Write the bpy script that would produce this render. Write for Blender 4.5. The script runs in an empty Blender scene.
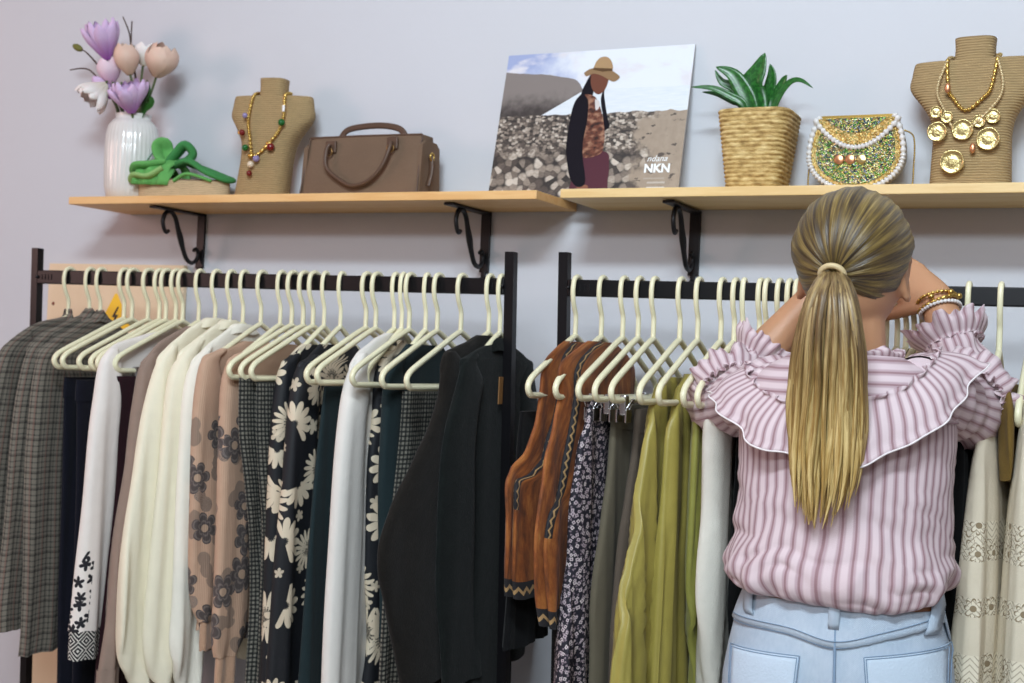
import bpy, bmesh, math, random
from mathutils import Vector, Matrix, noise
SC = bpy.context.scene
COL = SC.collection
PI = math.pi
sin, cos = math.sin, math.cos

# ------------------------------------------------------------------ camera, world, lights, exposure
FPX, YAW, PITCH, ROLL = 1298.2, .443, .0112, .0461
CAM = Vector((0, -2.4256, 1.3727))
_f = Vector((-sin(YAW)*cos(PITCH), cos(YAW)*cos(PITCH), sin(PITCH)))
_r0 = Vector((cos(YAW), sin(YAW), 0)); _u0 = _r0.cross(_f)
_r = _r0*cos(ROLL)+_u0*sin(ROLL); _u = _u0*cos(ROLL)-_r0*sin(ROLL)
cam = bpy.data.cameras.new('camera'); cam.sensor_width = 36; cam.lens = FPX*36/1024
cam.clip_start = .05; cam.dof.use_dof = True; cam.dof.focus_distance = 1.95; cam.dof.aperture_fstop = 6.3
co = bpy.data.objects.new('camera', cam); COL.objects.link(co)
m = Matrix((_r, _u, -_f)).transposed().to_4x4(); m.translation = CAM; co.matrix_world = m
SC.camera = co
W = bpy.data.worlds.new('world'); SC.world = W; W.use_nodes = True
W.node_tree.nodes['Background'].inputs[0].default_value = (1, .83, .80, 1)
W.node_tree.nodes['Background'].inputs[1].default_value = .20
def area(name, loc, tgt, sx, sy, power, col):
    l = bpy.data.lights.new(name, 'AREA'); l.shape = 'RECTANGLE'; l.size = sx; l.size_y = sy; l.energy = power; l.color = col
    o = bpy.data.objects.new(name, l); COL.objects.link(o); o.location = loc
    o.rotation_euler = (Vector(tgt)-Vector(loc)).to_track_quat('-Z', 'Y').to_euler()
area('shop_window_daylight', (.2, -4.4, 2.75), (-1, 0, 1.3), 1.6, .3, 58, (.80, .92, 1))
area('ceiling_lamp', (-.25, -2.7, 3.06), (-.9, 0, 1.2), 1.0, .2, 64, (.78, .91, 1))
area('warm_lamp', (-4.3, -2.6, 2.1), (-1.6, 0, 1.4), .9, .9, 29, (1, .62, .56))
SC.view_settings.view_transform = 'Standard'; SC.view_settings.look = 'None'
SC.view_settings.gamma = 1; SC.view_settings.use_curve_mapping = False
SC.view_settings.exposure = 0.0

def _ray(px, py): return _f*FPX+_r*(px-512)-_u*(py-341.5)
def at(px, py, y):
    d = _ray(px, py); return CAM+d*((y-CAM.y)/d.y)
def atx(px, py, x):
    d = _ray(px, py); return CAM+d*((x-CAM.x)/d.x)

# ------------------------------------------------------------------ node helpers / materials
class NT:
    def __init__(s, name):
        s.m = bpy.data.materials.new(name); s.m.use_nodes = True; s.t = s.m.node_tree
        s.b = s.t.nodes['Principled BSDF']
    def n(s, typ, ins=(), out=0, **kw):
        nd = s.t.nodes.new('ShaderNode'+typ)
        for k, v in kw.items(): setattr(nd, k, v)
        it = ins.items() if isinstance(ins, dict) else enumerate(ins)
        for k, v in it:
            if v is None: continue
            if isinstance(v, bpy.types.NodeSocket): s.t.links.new(v, nd.inputs[k])
            else: nd.inputs[k].default_value = v
        s.last = nd
        return nd.outputs[out]
    def m_(s, op, a, b=None, c=None): return s.n('Math', (a, b, c), operation=op)
    def mix(s, f, a, b, bt='MIX'):
        nd = s.t.nodes.new('ShaderNodeMix'); nd.data_type = 'RGBA'; nd.blend_type = bt
        for i, v in ((0, f), (6, a), (7, b)):
            if isinstance(v, bpy.types.NodeSocket): s.t.links.new(v, nd.inputs[i])
            else: nd.inputs[i].default_value = c4(v) if i else v
        return nd.outputs[2]
    def uv(s): return s.n('TexCoord', out=2)
    def obj(s): return s.n('TexCoord', out=3)
    def xyz(s, v):
        s.n('SeparateXYZ', (v,)); return s.last.outputs
    def noise(s, v, sc, det=2, rough=.5, out=0): return s.n('TexNoise', {'Vector': v, 'Scale': sc, 'Detail': det, 'Roughness': rough}, out)
    def map(s, v, sc=(1, 1, 1), loc=(0, 0, 0), rot=(0, 0, 0)): return s.n('Mapping', (v, loc, rot, sc))
    def ramp(s, f, *st):
        o = s.n('ValToRGB', (f,)); r = s.last.color_ramp
        while len(r.elements) < len(st): r.elements.new(.5)
        for e, (p, c) in zip(r.elements, st): e.position = p; e.color = c4(c)
        return o
    def band(s, x, freq, width, ph=0.):
        return s.m_('LESS_THAN', s.m_('FRACT', s.m_('ADD', s.m_('MULTIPLY', x, freq), ph)), width)
    def sstep(s, x, a, b):
        return s.n('MapRange', {0: x, 1: a, 2: b, 3: 0., 4: 1.}, interpolation_type='SMOOTHSTEP')
    def vm(s, op, a, b=None):
        nd = s.n('VectorMath', (a, b), operation=op, out=1 if op in ('LENGTH', 'DISTANCE') else 0); return nd
    def bump(s, h, st=.3, d=.002):
        s.t.links.new(s.n('Bump', {'Strength': st, 'Distance': d, 'Height': h}), s.b.inputs['Normal'])
    def done(s, col, rough=.8, **kw):
        def put(k, v):
            if isinstance(v, bpy.types.NodeSocket): s.t.links.new(v, s.b.inputs[k])
            else: s.b.inputs[k].default_value = v
        put('Base Color', col if isinstance(col, bpy.types.NodeSocket) else c4(col)); put('Roughness', rough)
        for k, v in kw.items(): put(k.replace('_', ' '), v)
        return s.m
    def flower(s, uv, scale, petals, rad, var=.3, sharp=1., rnd=1., cen=.25, seed=0.):
        """flowers scattered over a print: returns (petal mask, centre mask, random, radius/limit)"""
        uvs = s.vm('ADD', uv, (seed, seed*1.7, 0))
        s.n('TexVoronoi', {'Vector': uvs, 'Scale': scale, 'Randomness': rnd}, voronoi_dimensions='2D'); v = s.last
        loc = s.vm('MULTIPLY', s.vm('SUBTRACT', uvs, v.outputs['Position']), (scale, scale, 0))
        x = s.xyz(loc); rr = s.vm('LENGTH', loc)
        rc = s.xyz(v.outputs['Color'])
        ang = s.m_('ADD', s.m_('ARCTAN2', x[1], x[0]), s.m_('MULTIPLY', rc[0], 6.28))
        pe = s.m_('POWER', s.m_('ABSOLUTE', s.m_('COSINE', s.m_('MULTIPLY', ang, petals/2))), sharp)
        size = s.m_('ADD', s.m_('MULTIPLY', rc[1], rad*var), rad*(1-var))
        lim = s.m_('MULTIPLY', size, s.m_('ADD', s.m_('MULTIPLY', pe, .62), .38))
        q = s.m_('DIVIDE', rr, lim); s.fan = s.m_('GREATER_THAN', s.m_('SINE', ang), -.15)
        return s.m_('LESS_THAN', q, 1.), s.m_('LESS_THAN', rr, s.m_('MULTIPLY', size, cen)), rc[2], q
def c4(c): return (*c, 1) if len(c) == 3 else c
def hexc(h, k=1.):
    v = [int(h[i:i+2], 16)/255 for i in (0, 2, 4)]
    return tuple(k*(x/12.92 if x <= .04045 else ((x+.055)/1.055)**2.4) for x in v)
def plain(name, col, rough=.6, bump=0, bs=300, var=0, **kw):
    t = NT(name); c = hexc(col) if isinstance(col, str) else col
    o = t.obj()
    if bump: t.bump(t.noise(o, bs, 3), bump)
    if var:
        nz = t.noise(o, 14, 4)
        c = t.mix(nz, tuple(x*(1-var) for x in c), tuple(min(1, x*(1+var)) for x in c))
    return t.done(c, rough, **kw)
def cloth(name, col, bump=.25, var=.12, sheen=.04, rough=.9, weave=900):
    t = NT(name); c = hexc(col) if isinstance(col, str) else col; uv = t.uv()
    t.bump(t.m_('ADD', t.noise(uv, weave*.6, 2), t.noise(uv, 60, 4)), bump)
    nz = t.noise(uv, 30, 5)
    col_ = t.mix(nz, tuple(x*(1-var) for x in c), tuple(min(1, x*(1+var)) for x in c))
    return t.done(col_, rough, Sheen_Weight=sheen, Specular_IOR_Level=.18 if rough > .7 else .5)

# ------------------------------------------------------------------ mesh helpers
def wloc(o):
    v = Vector((0, 0, 0))
    while o is not None: v = v+o.location; o = o.parent
    return v
def tag(o, label=None, cat=None, group=None, kind=None):
    for k, v in (('label', label), ('category', cat), ('group', group), ('kind', kind)):
        if v: o[k] = v
    return o
def empty(name, loc, label=None, cat=None, group=None):
    o = bpy.data.objects.new(name, None); COL.objects.link(o); o.location = loc; o.empty_display_size = .05
    return tag(o, label, cat, group)
def copy_tree(o, loc=None, parent=None):
    c = o.copy(); COL.objects.link(c); c.parent = parent
    if loc is not None: c.location = loc
    for ch in list(o.children): copy_tree(ch, None, c)
    return c
class MB:
    def __init__(s): s.v = []; s.f = []; s.uv = []; s.mi = []; s.sm = []; s.cur = 0
    def add(s, vs, fs, uvs=None, smooth=True):
        b = len(s.v); s.v += [Vector(p) for p in vs]
        for i, f in enumerate(fs):
            s.f.append([b+j for j in f]); s.uv.append(uvs[i] if uvs else [(0, 0)]*len(f)); s.mi.append(s.cur); s.sm.append(smooth)
        return s
    def grid(s, rows, cu=False, cv=False, uv=None, smooth=True, flip=False):
        """rows[i][j] points; cu closes j, cv closes i"""
        R, N = len(rows), len(rows[0]); fs = []; us = []
        for i in range(R if cv else R-1):
            for j in range(N if cu else N-1):
                i2, j2 = (i+1) % R, (j+1) % N
                q = [i*N+j, i*N+j2, i2*N+j2, i2*N+j]
                if uv: u = [uv(i, j), uv(i, j+1), uv(i+1, j+1), uv(i+1, j)]
                else: u = [(j/N, i/R), ((j+1)/N, i/R), ((j+1)/N, (i+1)/R), (j/N, (i+1)/R)]
                if flip: q.reverse(); u.reverse()
                fs.append(q); us.append(u)
        return s.add([p for r in rows for p in r], fs, us, smooth)
    def cap(s, pts, flip=False, smooth=False):
        n = len(pts); c = sum((Vector(p) for p in pts), Vector())/n
        fs = [[i, (i+1) % n, n] for i in range(n)]
        if flip: fs = [f[::-1] for f in fs]
        return s.add(list(pts)+[c], fs, None, smooth)
    def tube(s, path, r, n=10, closed=False, caps=True, uvs=1.):
        P = [Vector(p) for p in path]; L = len(P)
        R = r if isinstance(r, (list, tuple)) else [r]*L
        rows = []; T0 = None; up = None; d = 0; ds = []
        for i in range(L):
            a = P[(i-1) % L] if closed or i else P[0]; b = P[(i+1) % L] if closed or i < L-1 else P[-1]
            T = (b-a).normalized() if (b-a).length > 1e-9 else Vector((0, 0, 1))
            if up is None:
                up = Vector((0, 0, 1)) if abs(T.z) < .9 else Vector((0, 1, 0))
                up = (up-T*up.dot(T)).normalized()
            else:
                q = T0.rotation_difference(T); up = q @ up; up = (up-T*up.dot(T)).normalized()
            T0 = T; B = T.cross(up)
            if i: d += (P[i]-P[i-1]).length
            ds.append(d)
            ra = R[i]; rx, ry = ra if isinstance(ra, tuple) else (ra, ra)
            rows.append([P[i]+up*(cos(2*PI*k/n)*ry)+B*(sin(2*PI*k/n)*rx) for k in range(n)])
        s.grid(rows, True, closed, uv=lambda i, j: (j/n*6.28*.01*uvs, (ds[i] if i < L else d)*uvs))
        if caps and not closed: s.cap(rows[0], True); s.cap(rows[-1])
        return s
    def box(s, c, size, bev=0., M=None, seg=2):
        bm = bmesh.new(); bmesh.ops.create_cube(bm, size=1)
        for v in bm.verts: v.co = Vector((v.co.x*size[0], v.co.y*size[1], v.co.z*size[2]))
        if bev: bmesh.ops.bevel(bm, geom=bm.edges[:], offset=bev, segments=seg, affect='EDGES', profile=.5)
        bm.verts.index_update()
        c = Vector(c)
        vs = [(M @ v.co if M else v.co)+c for v in bm.verts]; fs = [[v.index for v in f.verts] for f in bm.faces]
        us = [[v.co.xy[:] for v in f.verts] for f in bm.faces]
        bm.free(); return s.add(vs, fs, us, False)
    def lathe(s, prof, c=(0, 0, 0), n=40, fn=None, capb=True, capt=False, M=None):
        c = Vector(c); rows = []
        for i, (r, z) in enumerate(prof):
            row = []
            for k in range(n):
                a = 2*PI*k/n; rr = r*(fn(a, z) if fn else 1)
                p = Vector((cos(a)*rr, sin(a)*rr, z)); row.append((M @ p if M else p)+c)
            rows.append(row)
        pr = prof
        s.grid(rows, True, uv=lambda i, j: (j/n*2*PI*.06, pr[i][1]))
        if capb: s.cap(rows[0], True)
        if capt: s.cap(rows[-1])
        return s
    def ball(s, c, r, n=12, M=None):
        r = r if isinstance(r, (tuple, list)) else (r, r, r)
        rows = []
        for i in range(n//2+1):
            t = PI*i/(n//2); row = []
            for k in range(n):
                a = 2*PI*k/n; p = Vector((sin(t)*cos(a)*r[0], sin(t)*sin(a)*r[1], -cos(t)*r[2]))
                row.append((M @ p if M else p)+Vector(c))
            rows.append(row)
        return s.grid(rows, True)
    def prism(s, poly, fn, d0, d1):
        """poly (a,b) extruded: fn(a,b,d) -> point"""
        n = len(poly); A = [fn(a, b, d0) for a, b in poly]; B = [fn(a, b, d1) for a, b in poly]
        fs = [list(range(n))[::-1], [n+i for i in range(n)]]+[[i, (i+1) % n, n+(i+1) % n, n+i] for i in range(n)]
        us = [[poly[i] for i in range(n)][::-1], list(poly)]+[[poly[i], poly[(i+1) % n], poly[(i+1) % n], poly[i]] for i in range(n)]
        return s.add(A+B, fs, us, False)
    def build(s, name, mats, parent=None, smooth_angle=None, solid=0, sub=0):
        me = bpy.data.meshes.new(name); off = wloc(parent) if parent else Vector((0, 0, 0))
        me.from_pydata([v-off for v in s.v], [], s.f)
        ul = me.uv_layers.new(name='UVMap'); k = 0; d = ul.data
        flat = [c for u in s.uv for p in u for c in p[:2]]
        ul.data.foreach_set('uv', flat)
        me.polygons.foreach_set('use_smooth', s.sm); me.polygons.foreach_set('material_index', s.mi)
        for mt in (mats if isinstance(mats, (list, tuple)) else [mats]): me.materials.append(mt)
        o = bpy.data.objects.new(name, me); COL.objects.link(o); o.parent = parent
        if solid:
            md = o.modifiers.new('s', 'SOLIDIFY'); md.thickness = solid; md.offset = 0
        if sub:
            md = o.modifiers.new('u', 'SUBSURF'); md.levels = sub; md.render_levels = sub
        return o
def lerp(a, b, t): return a+(b-a)*t
def spline(pts, n):
    """Catmull-Rom through tuples, n samples"""
    L = len(pts); out = []
    for i in range(n):
        t = i/(n-1)*(L-1); k = min(int(t), L-2); u = t-k
        p0, p1, p2, p3 = pts[max(k-1, 0)], pts[k], pts[k+1], pts[min(k+2, L-1)]
        out.append(tuple(.5*(2*b+(c-a)*u+(2*a-5*b+4*c-d)*u*u+(3*b-a-3*c+d)*u**3) for a, b, c, d in zip(p0, p1, p2, p3)))
    return out
def prof_at(tab, z):
    """piecewise smooth lookup in a table of tuples sorted by first value descending"""
    if z >= tab[0][0]: return tab[0][1:]
    for a, b in zip(tab, tab[1:]):
        if z >= b[0]:
            t = (a[0]-z)/(a[0]-b[0]+1e-9); return tuple(lerp(p, q, t) for p, q in zip(a[1:], b[1:]))
    return tab[-1][1:]

# ------------------------------------------------------------------ the room
t = NT('wall_paint'); o = t.obj()
t.bump(t.noise(o, 60, 4), .12)
M_WALL = t.done(t.mix(t.noise(o, 1.2, 2), hexc('C6C8CE'), hexc('CCCDD3')), .75)
t = NT('floor_tiles'); o = t.obj(); x = t.xyz(o)
g = t.m_('MAXIMUM', t.band(x[0], 2, .02), t.band(x[1], 2, .02))
M_FLOOR = t.done(t.mix(g, t.mix(t.noise(o, 5, 4), hexc('A59C93'), hexc('B8AFA6')), hexc('77706A')), .45)
M_CEIL = plain('ceiling_paint', 'DDDADA', .9)
tag(MB().box((-1, .05, 1.6), (7, .1, 3.2)).build('wall_back', M_WALL), kind='structure')
tag(MB().box((-1, -2.6, -.05), (7, 5.4, .1)).build('floor', M_FLOOR), kind='structure')
tag(MB().box((-1, -2.6, 3.25), (7, 5.4, .1)).build('ceiling', M_CEIL), kind='structure')
tag(MB().box((-1, -.008, .05), (7, .016, .1), .003).build('baseboard_back', plain('skirting_paint', 'D8D2D0', .5)), kind='structure')

# ------------------------------------------------------------------ shelves and brackets
def wood(name, c1, c2, ax=0):
    t = NT(name); o = t.obj()
    sc = [14, 14, 14]; sc[ax] = 1.1
    v = t.map(o, tuple(sc))
    n1 = t.noise(v, 2.2, 5, .6)
    ring = t.m_('SINE', t.m_('MULTIPLY', n1, 26))
    t.bump(n1, .1)
    return t.done(t.mix(t.m_('ADD', t.m_('MULTIPLY', ring, .25), .5), hexc(c1), hexc(c2)), .5)
M_WOOD = wood('pine_board', 'D9A566', 'E6BC82')
M_WOODR = wood('pine_board_pale', 'DAB474', 'E9CB94')
M_IRON = plain('black_iron', '161417', .45, bump=.2, bs=200, Metallic=.3)
ZS = 1.688
def shelf(x0, x1, z, mt, lab):
    o = MB().box((0, 0, 0), (x1-x0, .2, .017), .0015).build('wooden_shelf', mt); o.location = ((x0+x1)/2, -.1, z-.0085)
    tag(o, lab, 'shelf', 'pine wall shelves')
shelf(-2.187, -1.019, ZS, M_WOOD, 'left pine shelf board carrying the vase and brown handbag')
shelf(-.9704, .35, ZS+.0014, M_WOODR, 'right pine shelf board carrying the potted plant and beaded clutch')
def bracket(px, lab):
    p = at(px, 214, -.012); x = p.x; zt = ZS-.0175
    r = empty('shelf_bracket', (x, 0, zt-.17), lab, 'bracket', 'scrolled iron shelf brackets')
    b = MB().box((x, -.004, zt-.063), (.022, .006, .126), .001).box((x, -.0065, zt-.130), (.010, .005, .012), .001)
    b.ball((x, -.008, zt-.142), (.0085, .007, .0085)); b.build('wall_plate', M_IRON, r)
    MB().box((x, -.088, zt-.003), (.022, .17, .005), .001).build('shelf_arm', M_IRON, r)
    P = []
    for i in range(22):       # upper curl near the front
        a = PI*1.05-i/21*PI*1.75; rad = .008+.0165*i/21 if i < 15 else .0195+.001*(i-15)
        P.append((x, -.128+cos(a+PI)*-rad*.9, zt-.034+sin(a)*rad*1.15))
    P = [(x, -.118, zt-.060), (x, -.126, zt-.066), (x, -.134, zt-.056), (x, -.139, zt-.036), (x, -.131, zt-.015), (x, -.114, zt-.009), (x, -.098, zt-.022),
         (x, -.087, zt-.05), (x, -.076, zt-.078), (x, -.066, zt-.105), (x, -.052, zt-.130), (x, -.034, zt-.139), (x, -.018, zt-.130), (x, -.012, zt-.112), (x, -.020, zt-.099), (x, -.029, zt-.105)]
    P = spline([(q[0], q[1], zt+(q[2]-zt)*.84) for q in P], 60)
    R = [.0052*(.8+.2*sin(PI*i/59)+.35*math.exp(-((i-31)/3)**2)) for i in range(60)]
    MB().tube(P, R, 8).build('scroll', M_IRON, r)
bracket(200, 'black scrolled iron bracket under the shelf below the green shoe')
bracket(485, 'black scrolled iron bracket near the right end of the left shelf')
bracket(694.5, 'black scrolled iron bracket under the right shelf below the potted plant')

# electric cabinet cover behind the left rack
t = NT('beige_board'); o = t.obj()
M_BEIGE = t.done(t.mix(t.noise(t.map(o, (9, 9, 1.5)), 3, 5), hexc('DCC2A0'), hexc('EAD2B2')), .55)
pc = empty('electrical_cover', (-2.21, 0, 0), 'tall beige cover board on the wall behind the left rack', 'panel')
MB().box((-2.21, -.0095, .832), (.42, .015, 1.435), .002).build('board', M_BEIGE, pc)
b = MB()
for zx in (.14, .62, 1.45):
    for sx in (-.19, .19): b.ball((-2.21+sx, -.0165, zx), (.005, .003, .005), 8)
b.build('screw', plain('rust_screw', '7A4030', .5), pc)
M_YEL = plain('sticker_yellow', 'F4C008', .4); M_BLK = plain('sticker_black', '16130C', .5)
sp = at(115.5, 311, -.0165)
stk = empty('warning_sticker', (sp.x, -.0165, sp.z-.035), 'yellow triangular high voltage warning sticker with black lightning bolt', 'sticker')
def tri(r, k=.15):
    P = []
    for a0 in (90, 210, 330):
        for da in (-30, 0, 30):
            a = math.radians(a0+da); q = math.radians(a0)
            P.append((cos(q)*(r-r*k)+cos(a)*r*k, sin(q)*(r-r*k)+sin(a)*r*k))
    return P
MB().prism(tri(.062), lambda a, b, d: Vector((sp.x+a, -.0163-d, sp.z-.012+b)), 0, .0006).build('border', M_BLK, stk)
MB().prism(tri(.054), lambda a, b, d: Vector((sp.x+a, -.0168-d, sp.z-.012+b)), 0, .0005).build('face', M_YEL, stk)
bolt = [(.006, .022), (-.010, -.003), (-.001, -.003), (-.006, -.016), (-.010, -.013), (-.008, -.024), (.002, -.016), (-.002, -.015), (.010, .003), (.001, .003), (.011, .022)]
MB().prism(bolt, lambda a, b, d: Vector((sp.x+a, -.0172-d, sp.z-.012+b)), 0, .0005).build('bolt_mark', M_BLK, stk)

# ------------------------------------------------------------------ garment racks
YR, ZR = -.27, 1.5
M_RACK = plain('rack_black', '0E0D11', .38, bump=.05, Metallic=.4)
def rack(x0, x1, lab, lean=.03):
    r = empty('garment_rack', (lerp(x0, x1, .5), YR, 0), lab, 'garment rack', 'black metal garment racks')
    zt = ZR+.064
    for x in (x0, x1):
        def q(z): return x+lean*(ZR-z)
        b = MB(); w = .009; rows = []
        for z in (.03, zt): rows.append([Vector((q(z)+dx*w, YR+dy*w, z)) for dx, dy in ((-1, -1), (1, -1), (1, 1), (-1, 1))])
        b.grid(rows, True, smooth=False); b.cap(rows[1]); b.cap(rows[0], True)
        b.build('post', M_RACK, r)
        MB().box((q(0.02), YR, .0175), (.03, .46, .025), .003).build('foot', M_RACK, r)
    MB().box(((x0+x1)/2, YR, ZR), (x1-x0-.02, .02, .030), .002).build('hanging_rail', M_RACK, r)
    b = MB()
    for s, x in ((1, x0), (-1, x1)):
        for k in range(4): b.box((x+s*(.025+.009*k), YR-.0105, ZR), (.003, .0015, .012), .0005)
        b.ball((x+s*.012, YR-.0125, ZR), (.004, .003, .004), 8)
    b.build('bolts', M_RACK, r)
    MB().box(((x0+x1)/2+lean*1.35, YR, .15), (x1-x0-.02, .02, .02), .002).build('lower_bar', M_RACK, r)
XL0, XL1 = at(37, 278, YR).x, at(510.7, 287, YR).x
XR0 = at(564.5, 288, YR).x; XR1 = XR0+1.2
rack(XL0, XL1, 'left black metal clothes rack hung with coats, blouses and prints')
rack(XR0, XR1, 'right black metal clothes rack where the woman is standing')

M_HANG = plain('cream_plastic', 'E6E0BE', .35)
M_CLIP = plain('chrome_clip', 'C9C9CC', .2, Metallic=1)
hooks_l = [63, 84, 95, 119, 127, 143, 154.5, 161, 171, 178, 194, 210.5, 225.5, 238.5, 256.5, 276, 287.6, 299, 309, 320, 336.5, 362, 372, 390.5, 398, 405.7, 422, 434, 457.7, 485.6, 497]
hooks_r = [573, 599, 620.5, 636, 651.4, 678, 696, 719.3, 732.7, 741, 758, 764.7, 777, 787, 795, 886, 897, 906, 914, 922, 967.5, 1000]
_hp = None
HANGERS = {}
def lane(h): return at(h, 277.5+.0206*(h-60), YR-.02).x
def hanger(h, what, rz=0., sc=1.):
    global _hp
    x = lane(h)
    lab = 'cream plastic hanger '+what
    grp = 'cream hangers on the racks'
    if _hp is None:
        r = empty('clothes_hanger', (0, 0, 0)); k = 1
        P = [(0, .013, -.012), (0, .0185, .004), (0, .0162, .0135), (0, .006, .0195), (0, -.006, .0195), (0, -.0160, .0130), (0, -.0195, -.004), (0, -.0165, -.022), (0, -.009, -.036), (0, -.002, -.047), (0, 0, -.06), (0, 0, -.09)]
        MB().tube(spline(P, 34), .0046, 8).build('hook', M_HANG, r)
        P = [(0, 0, -.086), (0, -.03, -.097), (0, -.10, -.127), (0, -.168, -.156), (0, -.188, -.168), (0, -.193, -.179), (0, -.185, -.189), (0, -.168, -.1915), (0, -.08, -.1915), (0, 0, -.1915)]
        P = spline(P, 40); P = P+[(a, -b, c) for a, b, c in P[-2:0:-1]]
        MB().tube(P, .0054, 8, closed=True).build('shoulder_frame', M_HANG, r)
        o = _hp = r; r.location = (x, YR, ZR)
    else: o = copy_tree(_hp, (x, YR, ZR))
    o.rotation_euler = (0, 0, rz); o.scale = (1, sc, 1); tag(o, lab, 'hanger', grp); HANGERS[h] = o
    return o

# ------------------------------------------------------------------ fabrics
def m_plaid():
    t = NT('grey_check_wool'); x = t.xyz(t.uv())
    a = t.m_('ADD', t.band(x[0], 90, .28), t.band(x[1], 90, .28))
    b = t.m_('ADD', t.band(x[0], 30, .16, .3), t.band(x[1], 30, .16, .3))
    c = t.mix(t.m_('MULTIPLY', a, .42), hexc('766F64'), hexc('161816'))
    c = t.mix(t.m_('MULTIPLY', b, .42), c, hexc('241F1C'))
    c = t.mix(t.m_('MULTIPLY', t.band(x[0], 30, .1, .75), .4), c, hexc('7A4A40'))
    t.bump(t.noise(t.uv(), 500, 2), .3)
    return t.done(c, .95, Sheen_Weight=.03)
def m_tweed():
    t = NT('grey_tweed'); x = t.xyz(t.uv())
    a = t.m_('ADD', t.band(x[0], 120, .45), t.band(x[1], 120, .45))
    n = t.noise(t.uv(), 160, 3)
    c = t.ramp(t.m_('ADD', t.m_('MULTIPLY', a, .25), t.m_('MULTIPLY', n, .55)), (.25, hexc('7E7A70')), (.42, hexc('47463F')), (.62, hexc('141616')))
    t.bump(n, .4); return t.done(c, .95)
def m_print(sd=0.):
    t = NT('black_flower_print'); uv = t.uv(); x = t.xyz(uv)
    wv = t.vm('ADD', uv, t.vm('SCALE', t.noise(uv, 9, 1, out=1), None)) ; t.last.inputs[3].default_value = .012
    wv = t.vm('ADD', uv, t.last.outputs[0]) if False else uv
    a, ac, r1, q1 = t.flower(wv, 7.5, 18, .40, .3, .7, .7, .16, sd)
    b, bc, r2, q2 = t.flower(wv, 9, 12, .44, .35, .45, .8, .1, 3.37+sd); fan = t.fan
    c, cc, r3, q3 = t.flower(wv, 22, 5, .34, .4, .8, 1., .1, 1.91+sd)
    ring = t.m_('MULTIPLY', a, t.m_('GREATER_THAN', q1, .42))
    stamen = t.m_('MULTIPLY', t.m_('LESS_THAN', q1, .42), t.band(q1, 9, .45))
    tul = t.m_('MULTIPLY', t.m_('MULTIPLY', b, fan), t.m_('GREATER_THAN', q2, .18))
    msk = t.m_('MAXIMUM', t.m_('MAXIMUM', ring, t.m_('MULTIPLY', stamen, .5)), t.m_('MAXIMUM', tul, t.m_('MULTIPLY', t.m_('MULTIPLY', c, t.m_('GREATER_THAN', r3, .6)), .8)))
    cream = t.mix(t.noise(uv, 20), hexc('D8CDB6'), hexc('C9B49A'))
    t.bump(t.noise(uv, 120, 3), .15)
    return t.done(t.mix(msk, hexc('0A0D14'), cream), .7)
def m_ditsy():
    t = NT('navy_ditsy_print'); uv = t.uv()
    a, ac, r1, q = t.flower(uv, 98, 4, .40, .3, .35, .75, .3)
    b, bc, r2, q2 = t.flower(uv, 130, 3, .32, .3, .5, 1., .1, 2.3)
    c = t.mix(t.m_('MULTIPLY', b, .7), hexc('14121F'), hexc('8C7C86'))
    c = t.mix(a, c, t.mix(r1, hexc('A3939A'), hexc('BFB3B3'))); c = t.mix(ac, c, hexc('3A2E40'))
    return t.done(c, .75)
def m_roses(sd=0.):
    t = NT('tan_knit_with_grey_flowers'); uv = t.uv(); x = t.xyz(uv)
    a, ac, r1, q = t.flower(uv, 11, 6, .44, .3, .35, .85, .24, sd)
    b, bc, r2, q2 = t.flower(uv, 17, 2, .50, .3, 1.6, .95, .1, 5.1+sd)
    base = t.mix(t.noise(uv, 40, 4), hexc('B4927A'), hexc('BF9E86'))
    low = t.m_('LESS_THAN', x[1], 1.235)
    c = t.mix(t.m_('MULTIPLY', t.m_('MULTIPLY', b, .6), low), base, hexc('5F5650'))
    pet = t.mix(t.band(q, 2.5, .3), hexc('4C4341'), hexc('6C615C'))
    c = t.mix(t.m_('MULTIPLY', a, low), c, pet); c = t.mix(t.m_('MULTIPLY', ac, low), c, hexc('A98E78'))
    t.bump(t.m_('ADD', t.m_('SINE', t.m_('MULTIPLY', x[0], 1500)), t.noise(uv, 300, 3)), .2)
    sq = t.m_('MULTIPLY', t.m_('GREATER_THAN', t.noise(uv, 700, 1), .57), t.m_('MULTIPLY', t.m_('MULTIPLY', b, t.m_('GREATER_THAN', r2, .6)), low))
    return t.done(t.mix(sq, c, hexc('B5B2B2')), t.n('MapRange', {0: sq, 1: 0., 2: 1., 3: .95, 4: .25}), Metallic=t.m_('MULTIPLY', sq, .8), Sheen_Weight=.03)
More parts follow.
